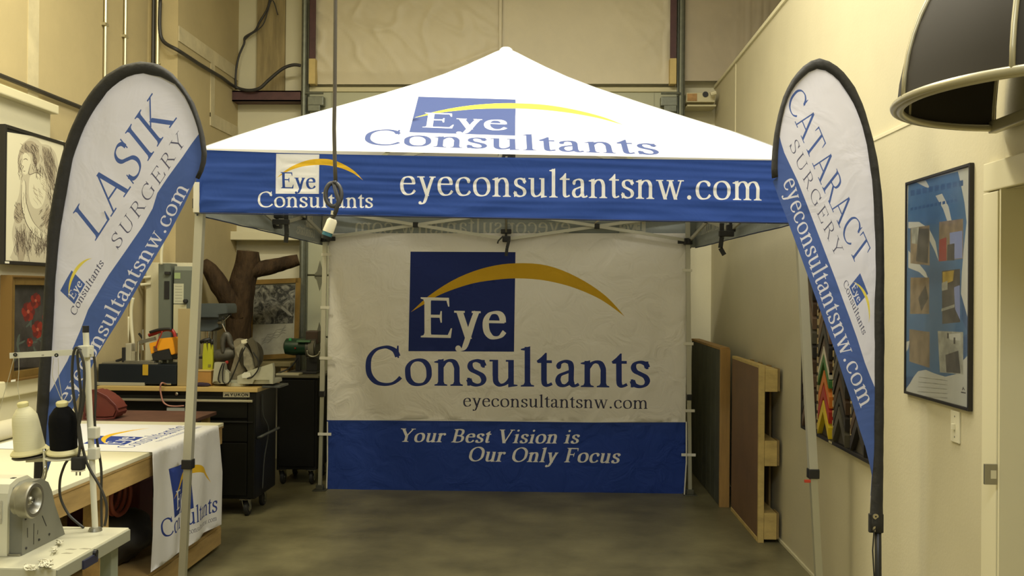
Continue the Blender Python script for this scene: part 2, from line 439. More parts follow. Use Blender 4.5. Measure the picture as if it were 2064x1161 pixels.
def homography(src, dst):
    A = []; b = []
    for (x, y), (u, v) in zip(src, dst):
        A.append([x, y, 1, 0, 0, 0, -u*x, -u*y]); b.append(u); A.append([0, 0, 0, x, y, 1, -v*x, -v*y]); b.append(v)
    h = np.linalg.solve(np.array(A, float), np.array(b, float))
    return lambda x, y: ((h[0]*x+h[1]*y+h[2])/(h[6]*x+h[7]*y+1), (h[3]*x+h[4]*y+h[5])/(h[6]*x+h[7]*y+1))
S_LOGO = Style(92, 46, 16, 30); S_EYE = Style(112, 44, 14, 32); S_URL = Style(84, 32, 12, 26); S_CAPS = Style(80, 30, 16, 26); S_CAPT = Style(58, 26, 16, 22, track=90)
S_TAG = Style(122, 46, 12, 34, shear=.24, track=18)
SWOOSH_O = [(828, 629), (864, 596.5), (909, 567), (953.5, 547), (998, 535), (1040, 530.5), (1089.6, 532.6), (1134, 545), (1179, 567), (1213, 590), (1235, 610), (1259, 638)]
SWOOSH_I = [(1246, 628), (1224, 612), (1201.6, 598.7), (1168, 584), (1134, 573), (1089.6, 564), (1040, 561), (998, 564), (953.5, 571), (909, 585), (879.6, 597.6), (855, 613)]
SQ = [(827, 507), (1039, 508), (1036, 709), (823, 708)]
def logo(quad, square=1, eye=0, gold=2, word=3, url=None, src=SQ, shape=None, parts='sewc'):
    """The eye practice's logo, given by where the corners of its square go."""
    H = homography(src, quad); out = []
    def add(regs, mi): out.extend([([H(*p) for p in V], E, mi) for V, E in regs])
    add([poly_region([(827, 507), (933, 507.5), (1039, 508), (1037.5, 608), (1036, 709), (930, 708.5), (823, 708), (825, 608)])], square)
    add([poly_region([tuple(p) for p in catmull(SWOOSH_O, 3)] + [tuple(p) for p in catmull(SWOOSH_I, 3)])], gold)
    add(text_regions('Eye', S_EYE, (842, 680), (1022, 683.5), (0, -81)), eye)
    add(text_regions('Consultants', S_LOGO, (731, 776.5), (1314, 782), (0, -79)), word)
    if url is not None: add(text_regions('eyeconsultantsnw.com', S_URL, (932, 820), (1307, 824.5), (0, -17.5), unit=450), url)
    return out
WHITE = cloth('white_polyester', (.86, .86, .86), (.52, .52, .46), .12, bump=.15)
BLUE = cloth('royal_blue_print', (.028, .075, .33), (.30, .33, .33), .06, bump=.15)
GOLD = cloth('gold_print', (.80, .50, .03), (.6, .5, .3), .10)
NAVY = cloth('navy_print', (.03, .06, .30), (.4, .42, .45), .08)
GREY = cloth('grey_print', (.10, .10, .16), (.4, .4, .42), .08)
LBLUE = cloth('flag_blue_print', (.070, .120, .34), (.2, .26, .36), .10)
# ---------------------------------------------------------------- the room
XL, XR, YB = -3.42, 1.60, 9.40
M_floor = mat('sealed_concrete', (.165, .148, .078), .42, var=.36, scale=2.2, bump=.05, bscale=30)
M_dry = mat('bare_drywall', (.47, .385, .20), .85, var=.07, scale=1.5, bump=.06, bscale=60)
M_mud = mat('joint_compound', (.56, .49, .30), .85, var=.14, scale=5)
M_cream = mat('cream_paint', (.62, .58, .40), .6, var=.03, scale=2, bump=.04, bscale=70)
M_wallr = mat('cream_orange_peel_paint', (.53, .48, .315), .6, var=.03, scale=3, bump=.05, bscale=70)
M_trim = mat('cream_gloss_trim', (.66, .61, .40), .4)
M_ins = mat('insulation_facing', (.60, .535, .37), .5, var=.05, scale=2, bump=.12, bscale=12)
M_ins2 = mat('insulation_facing_dusty', (.45, .385, .27), .6, var=.08, scale=2)
M_ply = mat('raw_plywood_wall', (.30, .235, .11), .8, var=.25, scale=4, stretch=(6, 6, .6))
M_steel = mat('galvanised_steel', (.17, .18, .14), .45, .6, var=.15, scale=20)
M_red = mat('red_oxide_steel', (.075, .03, .03), .6, var=.2, scale=9)
M_door = mat('overhead_door_steel', (.42, .42, .28), .5, var=.03, scale=2)
M_black = mat('black_plastic', (.012, .012, .012), .5)
M_wood = mat('pine', (.42, .27, .10), .6, var=.22, scale=3, stretch=(3, 1, 9))
M_chrome = mat('chrome', (.6, .6, .55), .22, 1)

struct('floor', box(bm_(), -3.6, -2.6, -.1, 4.2, YB+.2, 0), M_floor)
struct('ceiling', box(bm_(), -3.7, -2.6, 6.0, 4.2, YB+.2, 6.1), mat('ceiling_insulation', (.7, .66, .52), .8))
wl = struct('wall_left', box(bm_(), XL-.15, -2.6, 0, XL, YB+.15, 6.0), M_dry, label='tan unfinished drywall with pale taped joints')
struct('wall_front', box(bm_(), XL-.15, -2.75, 0, 4.2, -2.6, 6.0), M_cream)
struct('wall_far_right', box(bm_(), 4.1, -2.6, 0, 4.25, YB+.15, 6.0), M_ins2)
wb = struct('wall_back', box(bm_(), XL-.15, YB, 0, 4.2, YB+.15, 6.0), M_cream, label='cream back wall with insulation above the overhead door')
# rear stretch of the left wall stands forward
wl2 = struct('wall_left_rear', box(bm_(), XL, 7.85, 0, -3.16, YB, 6.0), M_dry)
# taped drywall joints, a hair proud
tape_n = [0]
def tape(o, x, y0, z0, y1, z1): tape_n[0] += 1; obj('joint_tape', box(bm_(), x-.01, y0, z0, x+.002+.0007*tape_n[0], y1, z1), M_mud, o)
for y, z1_ in ((3.0, 6), (4.55, 6.0), (5.35, 6), (6.02, 4.35)): tape(wl, XL, y, 2.93, y+.13, z1_)
tape(wl, XL, 6.02, 4.22, 7.84, 4.42); tape(wl, XL, 2.2, 4.95, 7.84, 5.07); tape(wl, XL, 6.9, 0, 7.0, 2.7)
tape(wl2, -3.16, 8.62, 3.3, 8.72, 3.9); tape(wl2, -3.16, 7.86, 3.80, 9.38, 3.93); tape(wl2, -3.16, 8.62, 3.22, 9.38, 3.34)
# furred cream wall behind the pictures, with its ledge
fu = struct('trim_1', box(bm_(), XL, -2.6, 0, XL+.06, 6.2, 2.86), M_cream, label='cream painted lower wall with a ledge behind the pictures')
obj('ledge', box(bm_(), XL, -2.6, 2.86, XL+.12, 6.2, 2.92, .008), M_trim, fu)
obj('batten', box(bm_(), XL+.06, -2.6, 1.02, XL+.10, 6.2, 1.12, .008), M_trim, fu)

# right wall: thicker lower part, upper part ends as a free edge
wr = struct('wall_right', box(bm_(), XR, 3.29, 0, XR+.2, YB, 2.47), M_wallr, label='cream textured right wall')
obj('upper_wall', box(bm_(), XR+.025, -2.6, 2.47, XR+.2, YB, 3.74), M_wallr, wr)
obj('ledge', box(bm_(), XR-.004, 3.29, 2.455, XR+.03, YB, 2.475, .003), M_trim, wr)
obj('wall_cap', box(bm_(), XR+.01, -2.6, 3.73, XR+.21, YB, 3.76, .003), M_trim, wr)
obj('corner_bead', box(bm_(), XR+.02, 8.35, 2.47, XR+.028, 8.37, 3.73), M_trim, wr)
XB = 1.55
bump = struct('wall_right_near', box(bm_(), XB, 3.2805, 0, XR+.2, 3.40, 2.75), M_wallr, label='wall return beside the doorway')
struct('wall_right_header', box(bm_(), XB, -2.6, 2.06, XR+.2, 3.28, 2.75), M_wallr)
struct('wall_right_front', box(bm_(), XB, -2.6, 0, XR+.2, 2.35, 2.06), M_wallr)
dr = struct('door_2', box(bm_(), XB+.13, 2.36, 0.01, XB+.17, 3.26, 2.05, .003), M_wallr, label='cream door leaf in the doorway')
fr = struct('trim_2', box(bm_(), XB-.02, 3.285, 0, XB+.01, 3.395, 2.055, .004), M_trim, label='cream door casing')
obj('head_casing', box(bm_(), XB-.02, 2.26, 2.06, XB+.01, 3.395, 2.16, .004), M_trim, fr)
obj('door_stop', box(bm_(), XB+.085, 3.262, 0, XB+.125, 3.28, 2.06, .003), M_trim, fr)
obj('jamb', box(bm_(), XB-.015, 3.272, 0, XB+.2, 3.284, 2.06), M_trim, fr)
sp = P(1997, 956, Y=3.265)
st = obj('strike_plate', box(bm_(), sp.x-.022, 3.262, sp.z-.035, sp.x+.022, 3.271, sp.z+.035, .002), mat('steel_plate', (.35, .34, .28), .35, .9), fr)
obj('latch_hole', box(bm_(), sp.x-.002, 3.259, sp.z-.014, sp.x+.016, 3.2625, sp.z+.014), M_trim, st)
struct('baseboard_right', box(bm_(), XR-.012, 3.40, 0, XR, YB, .022, .003), M_trim)

# the overhead door in the back wall
x0, x1, zt = P(613, 500, Y=9.3).x, P(1370, 500, Y=9.3).x, P(990, 176, Y=9.3).z
dd = struct('door_1', box(bm_(), x0, 9.36, 0, x1, 9.39, zt), M_door, label='pale steel overhead door closed behind the tent')
nsec = 6; hs = (zt-.03)/nsec
for i in range(nsec):
    obj('panel', box(bm_(), x0+.03, 9.31, .01+i*hs, x1-.03, 9.36, (i+1)*hs-.006, .006), M_door, dd)
obj('top_rail', box(bm_(), x0, 9.29, zt-.045, x1, 9.36, zt, .004), mat('door_rail', (.55, .50, .30), .5), dd)
M_hinge = mat('hinge_steel', (.22, .22, .16), .4, .7)
for xx in (x0+.16, -1.5, -.6, .3, x1-.16):
    for i in range(1, nsec):
        z = i*hs; hb = prism(bm_(), [(xx-.05, z-.02), (xx-.03, z-.04), (xx, z-.15), (xx+.03, z-.04), (xx+.05, z-.02), (xx+.05, z+.02), (xx+.03, z+.04), (xx, z+.15), (xx-.03, z+.04), (xx-.05, z+.02)], 'Y', 9.302, 9.31)
        tube(hb, [(xx-.05, 9.298, z), (xx+.05, 9.298, z)], .009, 6)
        obj('hinge', hb, M_hinge, dd)
for xx in (x0+.26, x1-.26):
    obj('stile', box(bm_(), xx-.004, 9.305, .02, xx+.004, 9.311, zt-.05), mat('door_stile', (.30, .30, .2), .5), dd)
for s_, xx in ((1, P(612, 400, Y=9.25).x), (-1, P(1371, 400, Y=9.25).x)):
    t_ = bm_(); tube(t_, [(xx, 9.23, 0), (xx, 9.23, 5.9)], .030, 10)
    box(t_, xx-.036, 9.255, 0, xx-.028, 9.30, 5.9); box(t_, xx+.028, 9.255, 0, xx+.036, 9.30, 5.9)
    single('door_track', t_, M_steel, 'grey steel %s track of the overhead door, rising to the ceiling' % ('left-hand' if s_ > 0 else 'right-hand'), 'track')
    rb = bm_(); box(rb, xx+s_*.04, 9.20, zt-.20, xx+s_*.20, 9.29, zt-.11, .008); tube(rb, [(xx+s_*.02, 9.19, zt-.08), (xx+s_*.2, 9.19, zt-.08)], .014, 8); box(rb, xx+s_*.05, 9.18, zt-.26, xx+s_*.17, 9.23, zt-.2, .005)
    single('roller_bracket', rb, M_steel, 'dark steel roller bracket at the top %s corner of the overhead door' % ('left' if s_ > 0 else 'right'), 'bracket')
    c_ = bm_(); xa = xx + s_*.085
    box(c_, xa-.03, 9.20, zt+.26, xa+.03, 9.215, 5.95); box(c_, xa-.006, 9.215, zt+.26, xa+.006, 9.29, 5.95)
    single('steel_column', c_, M_red, 'dark red steel column %s above the overhead door' % ('left' if s_ > 0 else 'right'), 'column')
    single('wood_block', box(bm_(), xa-.032, 9.19, zt+.01, xa+.032, 9.29, zt+.26, .004), mat('yellow_lumber', (.55, .42, .16), .6, var=.1), 'short yellow lumber block under the %s red column' % ('left' if s_ > 0 else 'right'), 'block')

# wrinkled insulation facing over the door
def blanket(name, x0, x1, z0, z1, y, amp, m, label, pleats=()):
    b = bm_(); nx, nz = int((x1-x0)/.022), int((z1-z0)/.022); g = []
    for j in range(nz+1):
        row = []
        for i in range(nx+1):
            x = x0+(x1-x0)*i/nx; z = z0+(z1-z0)*j/nz
            q = Vector((x*1.1+z*.9, z*1.8-x*.8, 3.3))
            r1 = 1-abs(noise.noise(q*1.5))*2; r2 = 1-abs(noise.noise(Vector((x*2.1-z*1.3, z*2.6+x*1.2, 7))*1.8))*2
            cr_ = max(0, noise.noise(Vector((x*.8+4, z*.8, 2)))+.25)
            h = amp*(cr_*(max(0, 1-abs(noise.noise(q*1.3))*9)**1.5*.42 + max(0, 1-abs(noise.noise(Vector((x*1.9+z*2.6, z*.9-x*.5, 7))*1.3))*8)**1.5*.46 + abs(noise.noise(Vector((x*6+z*4, z*5, 5))))*.4 + abs(noise.noise(Vector((x*13+z*11, z*8-x*5, 8))))*.12) + noise.noise(Vector((x*7, 0, z*7)))*.06 + noise.noise(Vector((x*.9, 0, z*.6)))*.6)
            for px_ in pleats: h -= .02*exp(-((x-px_)/.012)**2)
            if z < z0+.12: h *= (z-z0)/.12
            row.append(b.verts.new((x, y-abs(h)*.8, z)))
        g.append(row)
    for j in range(nz):
        for i in range(nx): b.faces.new((g[j][i], g[j][i+1], g[j+1][i+1], g[j+1][i]))
    o = struct(name, b, m, smooth='all', label=label); return o
xa, xb = P(636, 100, Y=9.28).x, P(1352, 100, Y=9.28).x; xm = P(1012, 60, Y=9.28).x
b1 = blanket('wall_insulation_1', xa, xm, zt+.03, 5.98, 9.30, .085, M_ins, 'wrinkled tan insulation facing left of the seam')
b2 = blanket('wall_insulation_2', xm-.02, xb, zt+.03, 5.98, 9.28, .022, M_ins, 'smoother tan insulation facing right of the seam', pleats=[xm+.02, xb-.05])
cr = P(1380, 100, Y=9.3).x
b3 = blanket('wall_insulation_3', cr, 3.6, zt+.06, 5.98, 9.28, .012, M_ins2, 'brownish insulation facing beyond the track', pleats=[P(p, 60, Y=9.28).x for p in (1484, 1508, 1521, 1532, 1545)])
obj('seam_tape', box(bm_(), xm-.03, 9.235, zt+.05, xm+.0, 9.27, 5.9, .004), M_ins, b2)
# left end of the back wall: plywood strip, steel girt and ledge
pl = struct('wall_plywood', box(bm_(), P(519, 60, Y=9.38).x, 9.365, 3.70, P(575, 60, Y=9.38).x, 9.40, 6.0), M_ply, label='stained plywood strip above the girt')
g0, g1 = P(462, 195, Y=9.25).x, P(607, 195, Y=9.25).x; gz0, gz1 = P(540, 205, Y=9.25).z, P(540, 184, Y=9.25).z
gb = bm_(); box(gb, g0+.04, 9.22, gz0, g1, 9.235, gz1); box(gb, g0+.04, 9.22, gz0, g1, 9.39, gz0+.012); box(gb, g0+.04, 9.22, gz1-.012, g1, 9.39, gz1)
single('steel_girt', gb, M_red, 'dark red steel channel across the top left of the back wall', 'beam')
lz0, lz1 = P(530, 484, Y=9.25).z, P(530, 467, Y=9.25).z
single('wall_ledge', box(bm_(), P(456, 475, Y=9.25).x, 9.22, lz0, P(604, 475, Y=9.25).x, 9.398, lz1, .006), M_trim, 'cream painted ledge on the back wall above the tree trunk', 'ledge')
hx0, hx1 = P(1383, 195, Y=9.2).x, 1.585
hb = thing('door_header', 'short cream beam with a rust stain beside the right door track', 'beam', ((hx0+hx1)/2, 9.26, 3.55))
ha, hc = P(1378, 207, Y=9.2).z, P(1378, 188, Y=9.2).z
obj('beam_box', box(bm_(), hx0, 9.17, ha, hx1, 9.36, hc, .006), mat('cream_steel', (.52, .47, .28), .5), hb)
obj('rust_patch', box(bm_(), hx0+.005, 9.166, ha+.01, hx0+.10, 9.171, hc-.01), mat('rust', (.36, .21, .08), .8, var=.35, scale=14), hb)
obj('bolt_hole', lathe(bm_(), [(0, 0), (.028, 0), (.028, .006), (0, .006)], P(1422, 190, Y=9.163), (0, 1, 0), 12), M_black, hb)
obj('lower_flange', box(bm_(), hx0, 9.12, ha-.05, hx1, 9.36, ha-.035), mat('cream_steel', (.52, .47, .28), .5), hb)
obj('hose_bib', tube(bm_(), [P(1432, 190, Y=9.1), P(1443, 187, Y=9.1)], .02, 8), M_trim, hb)

# ---------------------------------------------------------------- pipes and cables on the walls
def cable(name, pts, r, m, label, cat='cable', n=5, group=None): return single(name, tube(bm_(), smooth_path(pts, n), r, 8), m, label, cat, group, smooth='all')
M_pipe = mat('bright_conduit', (.62, .58, .40), .35, .8); M_cab = mat('black_cable', (.03, .028, .025), .5)
for px, yy, r, lb in ((213, 6.9, .013, 'leftmost thin vertical metal conduit on the left wall'), (253, 7.25, .013, 'middle thin vertical metal conduit on the left wall')):
    p = P(px, 60, Y=yy); x_ = XL+.02; p = P(px, 60, X=x_)
    b = tube(bm_(), [(x_, p.y, 2.4), (x_, p.y, 5.98)], r, 8)
    for z in (2.9, 3.7, 4.6): box(b, x_-.02, p.y-.03, z, x_+.012, p.y+.03, z+.02)
    single('conduit', b, M_pipe, lb, 'pipe')
for i, px in enumerate((309, 318)):
    p = P(px, 60, Y=7.83); b = tube(bm_(), [(p.x, 7.83, 2.0), (p.x, 7.83, 5.98)], .016, 8)
    for z in (2.6, 3.6, 4.6): box(b, p.x-.022, 7.832, z, p.x+.022, 7.848, z+.012)
    single('conduit', b, (mat('dark_conduit', (.05, .045, .035), .5, .4), M_pipe)[i], ('dark vertical conduit beside the bright one near the corner of the left wall', 'bright vertical conduit at the jog of the left wall')[i], 'pipe')
x_ = XL+.025
pa, pb = P(-200, 74, X=x_), P(165, 217, X=x_)
single('wall_pipe', tube(bm_(), [(x_, 3.4, P(0, 152, X=x_).z), (x_, 7.0, P(0, 152, X=x_).z)], .016, 8), mat('dark_conduit', (.05, .045, .035), .5, .4), 'long dark pipe running along the left wall above the angel drawing', 'pipe')
c1 = [(323, 0), (322, 58), (330, 84), (358, 101), (380, 115), (403, 130), (428, 145), (448, 157)]
c1 = [P(a, b, Y=7.8) for a, b in c1[:3]] + [P(a, b, X=-3.13) for a, b in c1[3:]] + [P(472, 174, Y=9.18), P(498, 182, Y=9.18), P(523, 178, Y=9.17), P(542, 161, Y=9.17), P(569, 139, Y=9.17), P(590, 131, Y=9.17), P(606, 132, Y=9.17)]
cable('power_cable', c1, .016, M_cab, 'thick black cable crossing the left wall and looping over the steel girt')
cable('thin_cable', [P(476, 180, Y=9.26), P(475, 150, Y=9.28), P(481, 115, Y=9.3), P(492, 88, Y=9.33), P(494, 75, Y=9.33), P(514, 62, Y=9.33), P(523, 45, Y=9.32), P(540, 15, Y=9.32), P(546, -20, Y=9.32)], .011, M_cab, 'thin black cable climbing the plywood strip from the girt')
cable('thin_cable.001', [P(494, 80, Y=9.3), P(505, 70, Y=9.3), P(520, 60, Y=9.3), P(533, 44, Y=9.3), P(548, 0, Y=9.3), P(560, 30, Y=9.31)], .006, M_cab, 'thinnest black wire tangled around the cable on the plywood strip')
# ---------------------------------------------------------------- the pop-up canopy
FL, FR, BL, BR = Vector((-1.83, 4.90)), Vector((1.33, 4.98)), Vector((-1.905, 7.97)), Vector((1.205, 8.04))
CORN = [FL, FR, BR, BL]
zF0, zF1 = P(398, 302, Y=4.9).z, P(1614, 325, Y=4.98).z
ZE = [zF0, zF1, zF1+.0, zF0]
cen = (FL+FR+BL+BR)/4
APX = P(1020, 97, Y=cen.y); APX = Vector((APX.x, APX.y, APX.z))
tent = thing('canopy_tent', 'white pop-up canopy tent with blue printed valance standing in the middle of the workshop', 'tent', (cen.x, cen.y, 0))
GT = [(0, 0), (.1, .104), (.21, .212), (.35, .335), (.5, .470), (.65, .610), (.75, .712), (.835, .808), (.9, .886), (.95, .948), (.975, .976), (1, .990)]
def gprof(s):
    s = min(max(s, 0), 1)
    for (a, b), (c, d) in zip(GT, GT[1:]):
        if s <= c: return b+(d-b)*(s-a)/(c-a)
    return GT[-1][1]
def face_surf(i):
    A, B = CORN[i], CORN[(i+1) % 4]; za, zb = ZE[i], ZE[(i+1) % 4]
    out = ((A+B)/2-cen).normalized()*.05
    def f(t, s):                                # t along the eave, s up to the apex (t = .5 in the middle when s = 1)
        u = t
        pa = A.lerp(Vector((APX.x, APX.y)), s); pb = B.lerp(Vector((APX.x, APX.y)), s); q = pa.lerp(pb, u)
        sag = .035*sin(pi*min(max(u, 0), 1))*sin(pi*min(s*1.15, 1))
        z = (za+(zb-za)*u)*(1-s)+APX.z*s; z = za+(zb-za)*u + (APX.z-(za+(zb-za)*u))*gprof(s) - sag
        return Vector((q.x+out.x*(1-s), q.y+out.y*(1-s), z))
    return f
f0 = face_surf(0)
def inv0(px, py):
    t, s = .5, .25
    for _ in range(9):
        x, y = proj(f0(t, s)); x1, y1 = proj(f0(t+1e-3, s)); x2, y2 = proj(f0(t, s+1e-3))
        a, b, c, d = (x1-x)/1e-3, (x2-x)/1e-3, (y1-y)/1e-3, (y2-y)/1e-3; det = a*d-b*c
        ex, ey = px-x, py-y; t += max(-.3, min(.3, (ex*d-b*ey)/det)); s += max(-.2, min(.2, (a*ey-c*ex)/det)); s = min(max(s, -.1), .98)
    return t, s
ROOFW = cloth('canopy_white', (.92, .92, .90), (.70, .70, .68), .38, bump=.05)
ROOFB = cloth('canopy_blue', (.055, .080, .21), (.3, .35, .4), .1, bump=.05)
ROOFN = cloth('canopy_lettering', (.055, .080, .21), (.3, .35, .4), .1, bump=.05)
ROOFG = cloth('canopy_gold', (.95, .82, .06), (.6, .5, .3), .1, bump=.05)
lr = logo([(843.3, 194.8), (1039, 200.5), (1038.6, 273.5), (825, 266.6)], url=None)
lr = [([inv0(*p) for p in V], E, mi) for V, E, mi in lr]
idp = lambda a, b: (a, b)
SS = [0, .04, .1, .16, .21, .28, .35, .42, .5, .58, .65, .7, .75, .79, .835, .87, .9, .925, .95, .965, .975, .985]
ol = [(k/24, 0) for k in range(24)] + [(1, s) for s in SS] + [(0, s) for s in SS[::-1]][:-1]
for i in range(4):
    f = face_surf(i)
    if i == 0:
                o = printed('roof_panel', ol, lr, [ROOFW, ROOFB, ROOFG, ROOFN], idp, f, tent, grid=.035)
    else: o = printed('roof_panel', ol, [], [ROOFW], idp, f, tent, grid=.04)
obj('peak_cap', lathe(bm_(), [(.05, -.03), (.045, .0), (.03, .012), (0, .018)], (APX.x, APX.y, APX.z-.01), n=20), ROOFW, tent, smooth=True)

# valances: blue, printed outside, pale inside
zb = P(700, 433, Y=4.88).z
def valance_layout():
    A, B = FL, FR; d = (B-A).normalized(); n = Vector((d.y, -d.x, 0)); A3 = Vector((A.x, A.y, 2))-Vector((0, 0, 0))+n*.03
    L = (B-A).length
    def inv(px, py):
        q = PP(px, py, A3, n); return ((q.xy-A).dot(d)/L, (q.z-zb)/(.32))
    regs = logo([(557, 310), (644, 311.5), (643, 391), (556, 390.5)], square=1, eye=0, gold=2, word=1)
    # the white square carries blue 'Eye'; outside it the word is white
    regs += [(V, E, 1) for V, E in text_regions('eyeconsultantsnw.com', S_URL, (804, 393.5), (1537, 404.5), (0, -38.5), unit=450)]
    R = [([inv(*p) for p in V], E, mi) for V, E, mi in regs]
    top = [inv(*p) for p in ((398, 302), (557, 308), (700, 311.7), (1000, 317.5), (1350, 321.7), (1614, 324))]
    bot = [inv(*p) for p in ((1618, 449), (1440, 448.5), (1280, 446), (1000, 439), (700, 433), (550, 430), (394, 428))]
    return R, top, bot
VR, VT, VB = valance_layout()
for i in range(4):
    A, B = CORN[i], CORN[(i+1) % 4]; d = (B-A).normalized(); n = Vector((d.y, -d.x)); L = (B-A).length
    za, zz = ZE[i], ZE[(i+1) % 4]
    def surf(a, b, A=A, d=d, n=n, L=L, i=i):
        z = zb + b*.32
        low = 1-min(max(b, 0), 1)
        o = .035 + .010*low*sin(a*37+i)*noise.noise(Vector((a*6, b*2, i*3.1))) + .010*low*noise.noise(Vector((a*14, b*6, i*5.3+2))) + .006*noise.noise(Vector((a*5+b*9, b*14, i+.5)))
        return Vector((A.x+d.x*a*L+n.x*o, A.y+d.y*a*L+n.y*o, z))
    if i == 0: ol = [(a, b) for a, b in VT[::-1]] + [(a, b) for a, b in VB[::-1]]; ol = VB[::-1]+VT[::-1]
    else:
        e = .012; ol = [(-e, 0)]+[(k/10, .008*sin(k*1.3)) for k in range(1, 10)]+[(1+e, 0), (1+e, VT[2][1]), (-e, VT[2][1])]
    o = printed('valance', ol, VR, [BLUE, WHITE, GOLD], idp, surf, tent, grid=.022 if i == 0 else .03)
    # hem
    hem = [surf(k/40, -.012+(.0 if i else VB[::-1][0][1]*(1-k/40)+VB[0][1]*(k/40))) for k in range(41)]
    obj('hem', tube(bm_(), hem, .004, 5), mat('dark_hem', (.02, .03, .08), .8), o)

M_alu = mat('tent_frame_paint', (.52, .51, .42), .4, .35); M_alu2 = mat('frame_inner_tube', (.46, .45, .34), .4, .5)
legtop, legbot = [], []
lean = [(370, 1161, 4.90), (1650, 1161, 4.98)]
LT = [P(403.5, 440, Y=4.93), P(1611, 440, Y=5.0), P(1386.5, 500, Y=8.01), P(655.5, 500, Y=7.94)]
LB = [P(368, 1161, Y=4.93), P(1650, 1161, Y=5.0), P(1390.5, 990, Y=8.01), P(645, 990, Y=7.94)]
LW = [.043, .043, .036, .036]; SPL = [P(390, 934, Y=4.93).z, P(1640, 953, Y=5).z, P(1388, 800, Y=8).z, P(651, 793, Y=7.94).z]
for i in range(4):
    a, b = LT[i], LB[i]; d = (a-b)/(a.z-b.z)
    at_z = lambda z: a + d*(z-a.z)
    lg = obj('leg', beam(bm_(), at_z(SPL[i]-.02), at_z(ZE[i]-.02), LW[i], LW[i], up=Vector((0, 1, 0))), M_alu, tent)
    obj('lower_tube', beam(bm_(), at_z(.01), at_z(SPL[i]), LW[i]*.82, LW[i]*.82, up=Vector((0, 1, 0))), M_alu2, lg)
    q = at_z(SPL[i]); obj('leg_clamp', box(bm_(), q.x-LW[i]*.64, q.y-LW[i]*.64, q.z-.028, q.x+LW[i]*.64, q.y+LW[i]*.64, q.z+.022, .005), M_black, lg)
    q = at_z(0); fb = box(bm_(), q.x-.055, q.y-.055, 0, q.x+.055, q.y+.055, .008, .002); box(fb, q.x-.03, q.y-.03, .008, q.x+.03, q.y+.03, .05, .003)
    obj('foot_plate', fb, mat('foot_steel', (.12, .12, .09), .5, .6), lg)
    q = at_z(zb+.03 if i < 2 else zb+.02); k = bm_(); box(k, q.x-.034, q.y-.034, q.z, q.x+.034, q.y+.034, q.z+.055, .006)
    sgx = 1 if i in (0, 3) else -1; sgy = 1 if i < 2 else -1
    box(k, q.x, q.y-.012, q.z+.008, q.x+sgx*.085, q.y+.012, q.z+.045, .004); box(k, q.x-.012, q.y, q.z+.008, q.x+.012, q.y+sgy*.085, q.z+.045, .004)
    obj('slider_bracket', k, M_black, lg)
    if i == 1:
        obj('red_pull_tab', box(bm_(), SPL and at_z(SPL[i]-.02).x-.055, 4.96, SPL[i]-.045, at_z(SPL[i]).x-.022, 4.972, SPL[i]-.03, .002), mat('red_tab', (.5, .05, .02), .5), lg)
# scissor trusses: two crosses a side, low at the corners and middles
def up3(v, z): return Vector((v.x, v.y, z))
zl, zh = zb+.055, zb+.285
for i in range(4):
    A = LT[i].xy; B = LT[(i+1) % 4].xy; Mi = (A+B)/2; nrm = Vector(((B-A).y, -(B-A).x)).normalized()
    for a, b in ((A, Mi), (Mi, B)):
        for k, (za_, zb_) in enumerate(((zl, zh), (zh, zl))):
            o_ = Vector((nrm.x, nrm.y, 0))*(.012 if k else -.012)
            obj('truss_bar', beam(bm_(), up3(a, za_)+o_, up3(b, zb_)+o_, .014, .026), M_alu, tent)
        c_ = up3((a+b)/2, (zl+zh)/2); obj('truss_pivot', box(bm_(), c_.x-.022, c_.y-.022, c_.z-.022, c_.x+.022, c_.y+.022, c_.z+.022, .005), M_black, tent)
    k = bm_(); box(k, Mi.x-.03, Mi.y-.03, zl-.025, Mi.x+.03, Mi.y+.03, zl+.025, .008); box(k, Mi.x-.045, Mi.y-.02, zl+.045, Mi.x+.045, Mi.y+.02, zl+.085, .008); tube(k, [up3(Mi, zl), up3(Mi, zh)], .010, 8)
    box(k, Mi.x-.03, Mi.y-.03, zh-.02, Mi.x+.03, Mi.y+.03, zh+.02, .008)
    obj('truss_joint', k, M_black, tent)
    # struts from each middle joint to the hub under the peak
    hub = Vector((cen.x, cen.y))
    obj('peak_strut', beam(bm_(), up3(Mi, zl+.065), up3(hub, APX.z-.75), .014, .026), M_alu, tent)
    obj('peak_strut', beam(bm_(), up3(Mi, zh), up3(hub, APX.z-.55), .014, .026), M_alu, tent)
obj('centre_pole', tube(bm_(), [up3(cen, APX.z-.80), up3(cen, APX.z-.03)], .018, 10), M_alu, tent)
obj('centre_hub', lathe(bm_(), [(0, -.04), (.06, -.04), (.06, .03), (.02, .04), (0, .04)], up3(cen, APX.z-.75), n=16), M_black, tent)
q0, q1 = P(389, 428, Y=4.86), P(398, 367, Y=4.86); obj('corner_tab', box(bm_(), q0.x, 4.86, q0.z, q1.x+.01, 4.875, q1.z, .002), mat('white_webbing', (.7, .68, .58), .7), tent)
